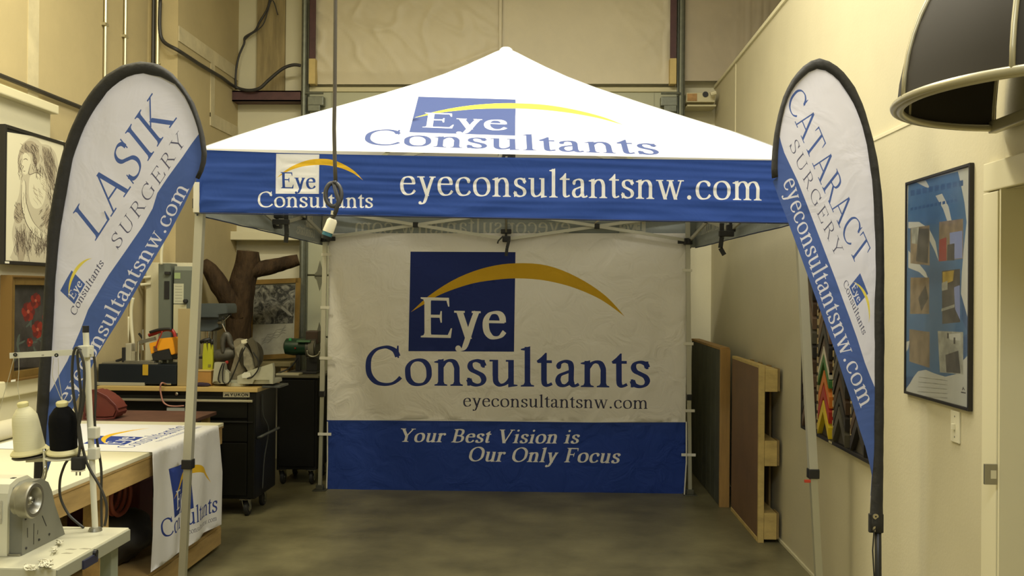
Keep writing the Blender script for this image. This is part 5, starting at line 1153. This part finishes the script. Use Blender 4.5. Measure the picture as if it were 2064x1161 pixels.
# monochrome photograph: blotchy rocks and a pale stream
M_ph = bpy.data.materials.new('monochrome_photo'); M_ph.use_nodes = True; nt = M_ph.node_tree
tc = nt.nodes.new('ShaderNodeTexCoord'); n1 = nt.nodes.new('ShaderNodeTexNoise'); n1.inputs['Scale'].default_value = 11; n1.inputs['Detail'].default_value = 8; n1.inputs['Roughness'].default_value = .7; n1.inputs['Distortion'].default_value = 1.5
rp = nt.nodes.new('ShaderNodeValToRGB'); rp.color_ramp.elements[0].position = .44; rp.color_ramp.elements[0].color = (.02, .02, .015, 1); rp.color_ramp.elements[1].position = .66; rp.color_ramp.elements[1].color = (.32, .31, .24, 1)
nt.links.new(tc.outputs['Object'], n1.inputs[0]); nt.links.new(n1.outputs[0], rp.inputs[0]); nt.links.new(rp.outputs[0], nt.nodes['Principled BSDF'].inputs[0])
quad_panel('photograph', [(511, 575), (593, 573), (590, 651), (509.5, 654)], M_ph, fp, tilt, (0, -.001, 0))
stream = [(566, 617), (572, 621), (580, 627), (587, 634), (588, 638), (580, 634), (571, 627), (565, 622)]
quad_panel('pale_stream', stream, mat('pale_grey_ink', (.38, .37, .3), .7), fp, tilt, (0, -.003, 0))
quad_panel('sketch_sheet', [(508.5, 655), (590, 652), (589, 713), (507, 718)], mat('sketch_paper', (.36, .35, .27), .8, var=.12, scale=14), fp, tilt, (0, -.001, 0))
for k in range(4):
    pts = [tilt(527+6*j, 683-3.2*j+3*sin(j*2.1+k)+4*k)+Vector((0, -.004, 0)) for j in range(9)]
    obj('pencil_line', tube(bm_(), pts, .0012, 4), mat('pencil_grey2', (.25, .245, .19), .9), fp)
# black cabinet on casters with a grinder on it
cx0, cx1 = P(559, 690, Y=8.15).x, P(640, 690, Y=8.15).x
bc = thing('black_cabinet', 'black cabinet on casters just behind the tent wall, carrying the green grinder', 'cabinet', ((cx0+cx1)/2, 8.45, 0))
CZ = P(600, 757, Y=8.15).z
obj('cabinet_body', box(bm_(), cx0, 8.16, .13, cx1, 8.7, CZ-.022, .006), mat('matte_black', (.006, .006, .005), .6, spec=.2), bc)
obj('cabinet_top', box(bm_(), cx0-.01, 8.14, CZ-.02, cx1+.015, 8.72, CZ, .004), mat('dark_bench_top', (.11, .10, .06), .5), bc)
obj('cabinet_door', box(bm_(), cx0+.02, 8.147, .16, cx1-.02, 8.159, CZ-.04, .004), mat('matte_black', (.006, .006, .005), .6, spec=.2), bc)
for x in (cx0+.05, P(632, 690, Y=8.2).x):
    for y in (8.2, 8.6): caster(x, y-.03, .058, bc)
single('white_board', box(bm_(), P(560, 690, Y=8.2).x, 8.15, CZ+.001, P(606, 690, Y=8.2).x, 8.28, CZ+.016, .002), mat('pale_board', (.50, .46, .31), .6), 'thin pale board lying on the black cabinet beside the grinder', 'board')
gr = thing('bench_grinder', 'green and black bench grinder on top of the black cabinet', 'grinder', (P(608, 690, Y=8.35).x, 8.35, CZ))
M_gn = mat('dark_green_enamel', (.012, .045, .022), .35)
gy = 8.42
obj('motor_body', tube(bm_(), [P(574, 698, Y=gy), P(577, 698, Y=gy), P(592, 699, Y=gy), P(620, 699, Y=gy)], [.045, .072, .078, .075], 22), M_gn, gr, smooth=True)
obj('end_bell', tube(bm_(), [P(573, 698, Y=gy), P(576, 698, Y=gy)], [.035, .06], 20), M_black, gr, smooth=True)
k = tube(bm_(), [P(620, 702, Y=gy), P(640, 702, Y=gy)], .095, 24); obj('wheel_guard', k, M_dk, gr, smooth=True)
obj('grinding_wheel', tube(bm_(), [P(625, 704, Y=gy-.03), P(636, 704, Y=gy-.03)], .085, 24), mat('grinding_stone', (.16, .15, .11), .9), gr, smooth=True)
obj('upper_housing', box(bm_(), P(618, 690, Y=gy).x, 8.38, P(400, 690, Y=gy).z, P(643, 690, Y=gy).x, 8.52, P(400, 664, Y=gy).z, .01), mat('brown_housing', (.06, .035, .022), .5), gr)
obj('rim_guard', tube(bm_(), smooth_path([P(619, 706, Y=8.30), P(621, 715, Y=8.30), P(630, 719, Y=8.30), P(640, 716, Y=8.30), P(645, 708, Y=8.30)], 4), .010, 6), M_al, gr, smooth='all')
k = box(bm_(), P(598, 690, Y=gy).x, 8.39, CZ+.02, P(607, 690, Y=gy).x, 8.46, P(400, 712, Y=gy).z, .006); box(k, P(621, 690, Y=gy).x, 8.36, CZ+.02, P(643, 690, Y=gy).x, 8.47, P(400, 716, Y=gy).z, .006); box(k, P(588, 690, Y=gy).x, 8.30, CZ+.001, P(645, 690, Y=gy).x, 8.55, CZ+.022, .004)
obj('pedestal', k, M_black, gr)
q = P(595, 702, Y=8.34); obj('red_button', lathe(bm_(), [(0, 0), (.008, 0), (0, .01)], q, (0, -1, 0), 10), M_redp, gr)
q = P(586, 684, Y=8.39); obj('green_label', box(bm_(), q.x-.012, 8.37, q.z-.01, q.x+.012, 8.385, q.z+.012), mat('bright_green', (.03, .32, .08), .5), gr)
obj('tool_tray', box(bm_(), P(600, 690, Y=8.35).x, 8.31, P(400, 687, Y=8.35).z, P(627, 690, Y=8.35).x, 8.37, P(400, 683, Y=8.35).z), mat('clear_green', (.10, .2, .11), .3), gr)
cable('grinder_cord', [P(600, 722, Y=8.36), P(592, 733, Y=8.3), P(583, 742, Y=8.25), P(574, 747, Y=8.22), P(560, 752, Y=8.2)], .007, M_black, 'black cord trailing from the green grinder across the cabinet', 'cord')

# ---------------------------------------------------------------- pictures on the left wall
PX = XL+.062
ang = thing('angel_drawing', 'framed ink drawing of a winged angel with praying hands, upper left wall', 'picture', (PX, P(70, 400, X=PX+.06).y, P(60, 400, X=PX+.06).z))
AX = PX+.055; ax = lambda px, py: P(px, py, X=AX)
al = lambda px, py: (lambda q: (q.y, q.z))(ax(px, py)); asf = lambda a, b2: Vector((AX, a, b2))
Y0, Y1, Z0, Z1 = ax(14, 0).y, ax(128, 0).y, ax(60, 531).z, ax(60, 268).z
M_cv = mat('canvas_cream', (.66, .62, .44), .7); M_i1 = mat('ink_pale', (.50, .455, .32), .8); M_i2 = mat('ink_mid', (.36, .31, .21), .8); M_i3 = mat('ink_dark', (.10, .075, .05), .8)
def pen(pts, w0, n=4):
    c = catmull(pts, n); L = []; R = []
    for i in range(len(c)):
        d = (c[min(i+1, len(c)-1)]-c[max(i-1, 0)]).normalized(); wv = w0*(.35+.65*sin(pi*(i+.5)/len(c))); nn = Vector((-d.y, d.x))*wv/2; L.append(tuple(c[i]+nn)); R.append(tuple(c[i]-nn))
    return poly_region(L+R[::-1])
fig = [([(52, 284), (62, 278), (76, 282), (84, 290), (96, 292), (106, 300), (114, 315), (119, 345), (118, 380), (112, 410), (118, 440), (120, 480), (116, 526), (26, 526), (28, 500), (24, 470), (30, 440), (33, 430), (30, 415), (36, 400), (40, 380), (42, 340), (36, 330), (38, 308), (44, 292)], 1),
       ([(42, 300), (52, 286), (64, 284), (74, 292), (78, 305), (80, 322), (72, 332), (66, 318), (60, 308), (48, 308), (40, 318), (40, 345), (37, 345), (36, 318)], 2),
       ([(46, 312), (54, 308), (60, 314), (62, 330), (58, 344), (52, 352), (46, 348), (47, 340), (43, 334), (46, 325)], 0),
       ([(44, 372), (49, 362), (52, 372), (53, 410), (66, 446), (84, 466), (90, 474), (84, 482), (68, 474), (52, 452), (43, 420), (42, 390)], 0),
       ([(62, 352), (78, 348), (90, 360), (92, 392), (84, 416), (70, 420), (60, 404), (58, 378)], 0),
       ([(86, 298), (98, 300), (108, 320), (112, 352), (106, 384), (99, 366), (93, 340), (86, 318)], 2),
       ([(30, 420), (40, 408), (46, 424), (44, 446), (34, 450), (28, 438)], 2),
       ([(34, 470), (46, 474), (52, 495), (48, 524), (38, 524), (33, 495)], 2), ([(88, 430), (104, 420), (112, 440), (108, 462), (92, 460)], 2)]
rg = [(*poly_region([tuple(p) for p in catmull(pts, 3, closed=True)]), mi) for pts, mi in fig]
random.seed(3)
def hatch(x0, y0, x1, y1, n, dx_, dy_, w_=1.0, mi=3, wob=3):
    for _ in range(n):
        x, y = random.uniform(x0, x1), random.uniform(y0, y1); k = random.uniform(.5, 1.1)
        rg.append((*pen([(x, y), (x+dx_*k*.33+random.uniform(-wob, wob), y+dy_*k*.33), (x+dx_*k*.66+random.uniform(-wob, wob), y+dy_*k*.66), (x+dx_*k, y+dy_*k)], w_*random.uniform(.7, 1.3), 3), mi))
hatch(40, 288, 76, 305, 26, 8, 14); hatch(66, 305, 84, 345, 26, 3, 22); hatch(84, 292, 106, 350, 60, 9, 34, .8); hatch(60, 455, 118, 500, 50, 2, 26, .8); hatch(30, 455, 60, 505, 30, 2, 24, .8); hatch(36, 300, 44, 350, 10, 1, 20); hatch(62, 352, 92, 400, 26, 10, 16, .9, 2); hatch(28, 450, 62, 492, 40, 4, 34); hatch(68, 470, 112, 496, 44, 3, 30, 1, 3); hatch(84, 410, 112, 455, 30, -8, 12); hatch(28, 405, 44, 445, 20, 6, 8); hatch(44, 380, 52, 430, 10, 2, 26, .8, 2); hatch(96, 350, 116, 420, 20, 6, 30)
for pts, w_ in (([(47, 322), (52, 320), (56, 323)], 1.6), ([(44, 333), (47, 336), (45, 340)], 1.3), ([(47, 345), (51, 345)], 1.4), ([(44, 372), (43, 395), (44, 420), (54, 452), (70, 474), (86, 482)], 1.6), ([(49, 362), (52, 374), (53, 408), (66, 445), (84, 466)], 1.2), ([(62, 330), (58, 345), (60, 352), (74, 348), (88, 358)], 1.4)): rg.append((*pen(pts, w_), 3))
printed('drawing', [(14, 266), (128, 284), (128, 531), (8, 529)], rg, [M_cv, M_i1, M_i2, M_i3], al, asf, ang, grid=.08, smooth=False)
def wall_frame(par, q4, X, wd, dep, m, back=PX):
    Q = [P(a, b2, X=X) for a, b2 in q4]; y0, y1 = min(Q[0].y, Q[3].y), max(Q[1].y, Q[2].y); z0, z1 = (Q[2].z+Q[3].z)/2, (Q[0].z+Q[1].z)/2
    for (a, b2, c2, d2) in ((y0-wd, z0-wd, y0, z1+wd), (y1, z0-wd, y1+wd, z1+wd), (y0, z1, y1, z1+wd), (y0, z0-wd, y1, z0)): obj('frame_bar', box(bm_(), back, a, b2, X+dep, c2, d2, .003), m, par)
    return y0, y1, z0, z1
y0, y1, z0, z1 = wall_frame(ang, [(13, 266), (128, 286), (128, 530), (10, 527)], AX, .022, .006, mat('black_frame', (.012, .010, .008), .45))
obj('backing', box(bm_(), PX, y0, z0, AX-.003, y1, z1), M_black, ang)
q = P(14, 530, X=AX+.01); obj('price_sticker', box(bm_(), AX+.006, q.y-.015, z0-.018, AX+.0075, q.y+.03, z0-.006), mat('sticker_white', (.7, .68, .55), .6), ang)
flw = thing('flower_painting', 'gold framed dark painting of red flowers, lower left wall', 'picture', (PX, P(50, 690, X=PX).y, P(50, 650, X=PX).z))
FX = PX+.03; fl = lambda px, py: (lambda q: (q.y, q.z))(P(px, py, X=FX))
M_fb = mat('painting_dark', (.035, .032, .028), .5, var=.5, scale=9); M_f1 = mat('petal_red', (.20, .018, .010), .5); M_f2 = mat('petal_dark_red', (.10, .012, .010), .5); M_f3 = mat('petal_highlight', (.34, .09, .05), .5); M_f4 = mat('foliage_paint', (.06, .075, .06), .6)
rg2 = []
def flower(cx_, cy_, r, n=6, s=0):
    for k in range(n):
        a = k*2*pi/n+s; c_ = (cx_+r*.6*cos(a)*.62, cy_+r*.6*sin(a)); rg2.append((*poly_region([(c_[0]+r*.5*cos(t)*.7, c_[1]+r*.5*sin(t)*(1+.2*sin(3*t+k))) for t in [j*pi/5 for j in range(10)]]), 1 if k % 2 else 2))
    rg2.append((*poly_region([(cx_+r*.22*cos(t)*.7, cy_+r*.22*sin(t)) for t in [j*pi/4 for j in range(8)]]), 3))
for k in range(14): a = random.uniform(0, 6.28); x, y = random.uniform(28, 85), random.uniform(600, 735); rg2.append((*pen([(x, y), (x+9*cos(a), y+9*sin(a)), (x+16*cos(a), y+20*sin(a))], 4), 4))
flower(57, 628, 19); flower(72, 606, 15, s=.5); flower(76, 664, 17, s=.3); flower(95, 640, 14); flower(60, 690, 9, s=.9)
printed('painting', [(20, 572), (150, 576), (150, 738), (20, 742)], rg2, [M_fb, M_f1, M_f2, M_f3, M_f4], fl, lambda a, b2: Vector((FX, a, b2)), flw, grid=.08, smooth=False)
y0, y1, z0, z1 = wall_frame(flw, [(21, 573), (149, 577), (149, 737), (21, 741)], FX, .055, .03, M_gold)
wall_b = [(y0-.06, z0-.06, y0-.045, z1+.06), (y1+.045, z0-.06, y1+.06, z1+.06), (y0-.045, z1+.045, y1+.045, z1+.06), (y0-.045, z0-.06, y1+.045, z0-.045)]
for a, b2, c2, d2 in wall_b: obj('outer_moulding', box(bm_(), PX, a, b2, FX+.045, c2, d2, .004), mat('gold_moulding', (.19, .11, .03), .4, .4), flw)
obj('backing', box(bm_(), PX, y0, z0, FX-.003, y1, z1), M_black, flw)
q = P(24, 763, X=FX+.04); obj('price_sticker', box(bm_(), FX+.045, q.y-.02, z0-.058, FX+.0465, q.y+.03, z0-.046), mat('sticker_white', (.7, .68, .55), .6), flw)
# ---------------------------------------------------------------- panels and pallet leaning at the right wall
dpn = thing('slatted_panel', 'dark slatted panel with a thick orange lumber edge by the right wall', 'panel', (1.41, 8.3, 0))
PY0, PY1 = 7.56, 9.1; pzt = P(1460, 704, Y=PY0).z; pxa, pxb = P(1451, 900, Y=PY0).x, P(1471, 900, Y=PY0).x
n = 7
for i in range(n):
    a = PY0+.03+(PY1-PY0-.03)*i/n; b2 = PY0+.03+(PY1-PY0-.03)*(i+1)/n-.008
    obj('slat', box(bm_(), pxa+.003, a, .004, pxa+.02, b2, pzt-.01, .003), mat('charcoal_board', (.060, .064, .046), .6, var=.25, scale=6), dpn)
obj('core_board', box(bm_(), pxa+.0205, PY0+.03, .002, pxb-.005, PY1, pzt-.012), mat('core_dark', (.03, .03, .025), .7), dpn)
obj('lumber_edge', box(bm_(), pxa, PY0, .0, pxb, PY0+.035, pzt, .003), mat('orange_lumber', (.38, .22, .065), .6, var=.16, scale=3, stretch=(8, 8, 1)), dpn)
obj('top_edge', box(bm_(), pxa, PY0+.036, pzt-.009, pxb, PY1, pzt+.012, .003), mat('orange_lumber', (.38, .22, .065), .6), dpn)
pal = thing('wooden_crate_lid', 'wooden pallet with reddish plywood face standing on edge at the right wall', 'pallet', (1.5, 7.0, 0))
QY0, QY1 = 6.50, 7.46; qz = P(1535, 736, Y=QY0).z; qx = P(1531, 900, Y=QY0).x; qx1 = P(1541, 900, Y=QY0).x
M_oc = mat('yellow_pine', (.52, .38, .13), .65, var=.18, scale=3, stretch=(3, 3, 6))
obj('plywood_face', box(bm_(), qx-.004, QY0+.03, .03, qx+.006, QY1, qz-.02), mat('reddish_plywood', (.17, .095, .042), .6, var=.15, scale=3), pal)
obj('edge_board', box(bm_(), qx-.006, QY0, 0, qx1, QY0+.03, qz, .003), M_oc, pal)
obj('top_batten', box(bm_(), qx-.006, QY0+.031, qz-.022, qx1, QY1, qz, .003), M_oc, pal)
obj('bottom_batten', box(bm_(), qx-.008, QY0+.031, 0, qx1, QY1, .03, .003), M_oc, pal)
obj('deck', box(bm_(), qx+.007, QY0+.031, .031, qx1, QY1, qz-.023), M_pine2, pal)
for ya, yb2 in ((744, 790), (889, 940), (1035, 1088)):
    za_, zc = P(1555, ya, Y=QY0).z, max(0, P(1555, yb2, Y=QY0).z)
    obj('stringer', box(bm_(), qx1+.001, QY0+.002, zc, P(1567, 900, Y=QY0).x, QY1, za_, .003), M_oc, pal)
    obj('bottom_slat', box(bm_(), P(1567.5, 900, Y=QY0).x, QY0+.004, zc+.004, P(1571.5, 900, Y=QY0).x, QY0+.12, za_+.004, .002), mat('dark_slat', (.25, .17, .06), .7, var=.2), pal)
for i in range(3): y_ = QY0+.25+i*.28; obj('cross_board', box(bm_(), P(1567.5, 900, Y=QY0).x, y_, .01, P(1571.5, 900, Y=QY0).x, y_+.10, qz-.02), mat('dark_slat', (.25, .17, .06), .7), pal)

# ---------------------------------------------------------------- chevron sample board
cb = thing('sample_board', 'black framed board covered with chevron frame corner samples on the right wall', 'display board', (1.57, 5.3, 1.3))
CX_ = XR-.035
y0, y1 = 4.62, P(1619, 800, X=CX_).y; z0 = P(1619, 857, X=CX_).z; z1 = 1.98
obj('backing', box(bm_(), CX_+.012, y0, z0, XR-.001, y1, z1), mat('board_dark', (.05, .042, .028), .8), cb)
for a, b2, c2, d2 in ((y0-.02, z0-.02, y0, z1+.02), (y1, z0-.02, y1+.02, z1+.02), (y0, z0-.02, y1, z0), (y0, z1, y1, z1+.02)): obj('frame_bar', box(bm_(), CX_-.01, a, b2, XR-.001, c2, d2, .003), mat('black_frame', (.012, .010, .008), .45), cb)
cols = {'y': (.62, .45, .02), 'r': (.36, .03, .015), 'o': (.55, .16, .02), 'g': (.05, .15, .035), 'w': (.5, .46, .33), 't': (.30, .19, .07), 'b': (.07, .042, .022), 'k': (.03, .026, .02), 'n': (.13, .08, .045), 'e': (.09, .08, .05)}
seqs = ['nkbnbkenbkbnk', 'yrogwbkntbwkb', 'ekbkekbnkbeke', 'kbkekbkebkkeb']
zb0 = z0
for ci, (yc, base_py, sq) in enumerate(((5.72, 880, seqs[0]), (P(1664, 850, X=CX_).y, 868, seqs[1]), (P(1696, 880, X=CX_).y, 880, seqs[2]), (4.80, 893, seqs[3]))):
    hw_ = .105; z = z0+.035
    for k, ch in enumerate(sq):
        thin = ch in 'gw'; st_ = .085 if not thin else .05; wv = .05 if not thin else .03
        apex = z+.17
        if apex > z1-.01: break
        b = bm_()
        for s in (-1, 1): prism(b, [(yc, apex), (yc+s*hw_, z+.03), (yc+s*hw_, z+.03-wv*1.25), (yc, apex-wv*1.25)], 'X', CX_-.016+.002*(k % 3), CX_+.011)
        obj('chevron_sample', b, mat('sample_'+ch, cols[ch], .35), cb)
        z += st_
gaps = bm_()
for yc in (5.55, (P(1664, 850, X=CX_).y+P(1696, 880, X=CX_).y)/2, 4.935):
    z = z0+.02
    while z < z1-.05: box(gaps, CX_-.002, yc-.014, z, CX_+.011, yc+.014, z+.035); z += .055
g_ = obj('price_tags', gaps, mat('tan_tag', (.42, .32, .15), .6), cb); g_['kind'] = 'stuff'
q = P(1673, 884, X=CX_-.012); obj('frame_sticker', box(bm_(), CX_-.0115, q.y-.03, z0-.016, CX_-.0102, q.y+.03, z0-.004), mat('sticker_tan', (.4, .35, .2), .6), cb)

# ---------------------------------------------------------------- blue poster, switch
pst = thing('framed_poster', 'tall black framed blue poster with six pictures on the right wall', 'poster', (XR, 3.9, 1.5))
QX = XR-.012; rl = lambda px, py: (lambda q: (-q.y, q.z))(P(px, py, X=QX))
c = lambda x, y: (1800+x*.439, 320+y*.4393)
mk = lambda *p: poly_region([c(*q) for q in p])
M_pw = mat('poster_white', (.38, .38, .33), .35); M_pb = mat('poster_blue', (.05, .11, .20), .35, var=.12, scale=5); M_pd = mat('poster_deep_blue', (.03, .07, .15), .35); M_p1 = mat('poster_brown', (.17, .13, .08), .35, var=.4, scale=14); M_p2 = mat('poster_dark', (.06, .055, .045), .35, var=.5, scale=20); M_p3 = mat('poster_red', (.22, .04, .03), .35); M_p4 = mat('poster_grey', (.25, .25, .2), .35, var=.4, scale=18); M_p5 = mat('poster_lilac', (.16, .19, .33), .35); M_p6 = mat('poster_ochre', (.28, .20, .04), .35, var=.3, scale=18)
R_ = [(*mk((70, 118), (298, 58), (310, 110), (328, 200), (338, 290), (326, 400), (316, 520), (312, 620), (330, 690), (346, 740), (345, 900), (322, 925), (300, 985), (240, 1000), (190, 985), (150, 968), (115, 975), (95, 1000), (78, 1030), (52, 1065)), 1),
      (*mk((70, 290), (120, 290), (165, 320), (195, 380), (210, 470), (190, 420), (160, 360), (120, 325), (70, 318)), 0), (*mk((70, 420), (110, 470), (150, 520), (165, 560), (120, 520), (70, 500)), 0),
      (*mk((195, 170), (225, 160), (255, 220), (270, 290), (250, 290), (230, 230)), 0), (*mk((60, 840), (76, 835), (70, 870), (58, 890)), 0), (*mk((100, 105), (150, 100), (170, 135), (150, 130)), 0),
      (*mk((312, 620), (346, 740), (345, 800), (315, 735)), 2), (*mk((300, 830), (345, 800), (345, 880), (322, 925)), 2), (*mk((52, 1000), (95, 1000), (78, 1030), (52, 1065)), 2),
      (*mk((80, 318), (168, 305), (168, 490), (80, 480)), 3), (*mk((80, 545), (166, 545), (166, 712), (78, 712)), 3), (*mk((75, 782), (168, 795), (168, 960), (75, 930)), 3),
      (*mk((84, 318), (118, 314), (116, 392), (86, 388)), 6), (*mk((118, 320), (165, 320), (160, 480), (105, 470)), 4), (*mk((115, 640), (150, 580), (162, 640), (130, 700)), 4),
      (*mk((212, 290), (322, 275), (322, 458), (210, 472)), 3), (*mk((212, 372), (245, 360), (245, 468), (210, 470)), 5), (*mk((260, 340), (318, 330), (318, 455), (262, 462)), 7), (*mk((250, 395), (282, 388), (282, 466), (248, 468)), 4),
      (*mk((224, 515), (308, 505), (308, 750), (226, 758)), 4), (*mk((228, 520), (280, 512), (275, 560), (228, 580)), 8), (*mk((224, 570), (250, 560), (250, 600), (224, 606)), 6), (*mk((280, 590), (306, 580), (308, 740), (285, 690)), 7),
      (*mk((222, 688), (282, 668), (282, 682), (222, 700)), 6), (*mk((205, 790), (322, 795), (322, 990), (215, 980)), 6), (*mk((240, 900), (300, 880), (310, 985), (245, 980)), 4), (*mk((255, 805), (310, 800), (310, 835), (260, 830)), 0),
      (*mk((278, 820), (286, 820), (286, 850), (278, 850)), 4), (*mk((248, 800), (256, 800), (256, 824), (248, 824)), 4)]
for k in range(5): R_.append((*mk((118-k*2, 1000+k*22), (250, 1016+k*20), (250, 1020+k*20), (118-k*2, 1004+k*22)), 6))
for (x0_, y0_, x1_, dyy) in ((80, 172, 330, 26), (80, 240, 300, 14)):
    nn = 9 if dyy > 20 else 12
    for k in range(nn):
        xa_ = x0_+(x1_-x0_)*k/nn; yo = -.20*(xa_-x0_); R_.append((*mk((xa_, y0_+yo), (xa_+.7*(x1_-x0_)/nn, y0_+yo-4), (xa_+.7*(x1_-x0_)/nn, y0_+yo-4-dyy), (xa_, y0_+yo-dyy)), 2))
R_.append((*mk((316, 1062), (322, 1045), (330, 1062), (326, 1062), (323, 1054), (320, 1062)), 4)); R_.append((*mk((312, 1068), (334, 1072), (334, 1078), (312, 1074)), 4))
pout = [(1829, 372), (1955, 336), (1953, 822), (1822, 787)]
printed('poster_sheet', pout, R_, [M_pw, M_pb, M_pd, M_p1, M_p2, M_p3, M_p4, M_p5, M_p6], rl, lambda a, b2: Vector((QX, -a, b2)), pst, grid=.1, smooth=False)
Q = [P(a, b2, X=QX) for a, b2 in pout]; ya, yb2 = Q[1].y, Q[0].y; za_, zc = (Q[2].z+Q[3].z)/2, (Q[0].z+Q[1].z)/2
for a, b2, c2, d2 in ((ya-.012, za_-.012, ya, zc+.012), (yb2, za_-.012, yb2+.012, zc+.012), (ya, za_-.012, yb2, za_), (ya, zc, yb2, zc+.012)): obj('frame_bar', box(bm_(), QX-.006, a, b2, XR-.001, c2, d2, .002), mat('black_frame', (.012, .010, .008), .45), pst)
M_gl = bpy.data.materials.new('picture_glass'); M_gl.use_nodes = True; nt = M_gl.node_tree; nt.nodes.remove(nt.nodes['Principled BSDF'])
g1 = nt.nodes.new('ShaderNodeBsdfTransparent'); g2 = nt.nodes.new('ShaderNodeBsdfGlossy'); g2.inputs['Roughness'].default_value = .12; gm_ = nt.nodes.new('ShaderNodeMixShader'); gm_.inputs[0].default_value = .07
nt.links.new(g1.outputs[0], gm_.inputs[1]); nt.links.new(g2.outputs[0], gm_.inputs[2]); nt.links.new(gm_.outputs[0], nt.nodes['Material Output'].inputs[0])
obj('glass', box(bm_(), QX-.004, ya, za_, QX-.0015, yb2, zc), M_gl, pst)
q = P(1925, 860, X=XR-.006)
sw = thing('light_switch', 'cream wall light switch below the blue poster', 'switch', q)
obj('switch_plate', box(bm_(), XR-.008, q.y-.038, q.z-.062, XR, q.y+.038, q.z+.062, .003), mat('switch_ivory', (.66, .62, .44), .35), sw)
obj('toggle', box(bm_(), XR-.02, q.y-.006, q.z-.012, XR-.008, q.y+.006, q.z+.012, .002), mat('switch_ivory', (.66, .62, .44), .35), sw)
for s in (-1, 1): obj('screw', lathe(bm_(), [(0, 0), (.004, 0), (0, .002)], (XR-.008, q.y, q.z+s*.04), (-1, 0, 0), 8), M_steel, sw)

# ---------------------------------------------------------------- dome awning on the right wall
OX, OY, OZ, RR, HH = XB-.022, 2.80, 2.27, .49, .56
aw = thing('dome_awning', 'black half-dome fabric awning with cream metal ribs high on the right wall', 'awning', (OX, OY, OZ))
M_af = mat('black_awning_fabric', (.030, .025, .016), .8, spec=.3); M_am = mat('cream_awning_tube', (.42, .38, .24), .35, .3)
def dome(ph, th, r=1.0): return Vector((OX-.004-RR*r*sin(ph)*cos(th), OY+RR*r*cos(ph)*cos(th), OZ+HH*r*sin(th)))
for i in range(4):
    b = bm_(); g = [[b.verts.new(dome(pi*i/4+pi/4*u/8, pi/2*v/12*.995, 1.0-.035*sin(pi*u/8)*sin(min(1, v/12+.15)*pi))) for u in range(9)] for v in range(13)]
    for v in range(12):
        for u in range(8): b.faces.new((g[v][u], g[v][u+1], g[v+1][u+1], g[v+1][u]))
    obj('fabric_gore', b, M_af, aw, smooth='all')
for i in range(5): obj('rib', tube(bm_(), [dome(max(.02, min(pi-.02, pi*i/4)), pi/2*v/14, 1.005) for v in range(15)], .008, 8), M_am, aw, smooth='all')
hoop = bm_(); hp = [dome(.0+pi*k/40, 0, 1.0) for k in range(41)]
for r_, z_ in ((1.0, 0), (.965, -.004)): tube(hoop, [dome(pi*k/40, 0, r_)+Vector((0, 0, z_)) for k in range(41)], .012, 8)
obj('hoop', hoop, M_am, aw, smooth='all')
obj('wall_bar', box(bm_(), OX-.03, OY-RR, OZ-.02, OX-.002, OY+RR, OZ+.02, .004), M_am, aw)
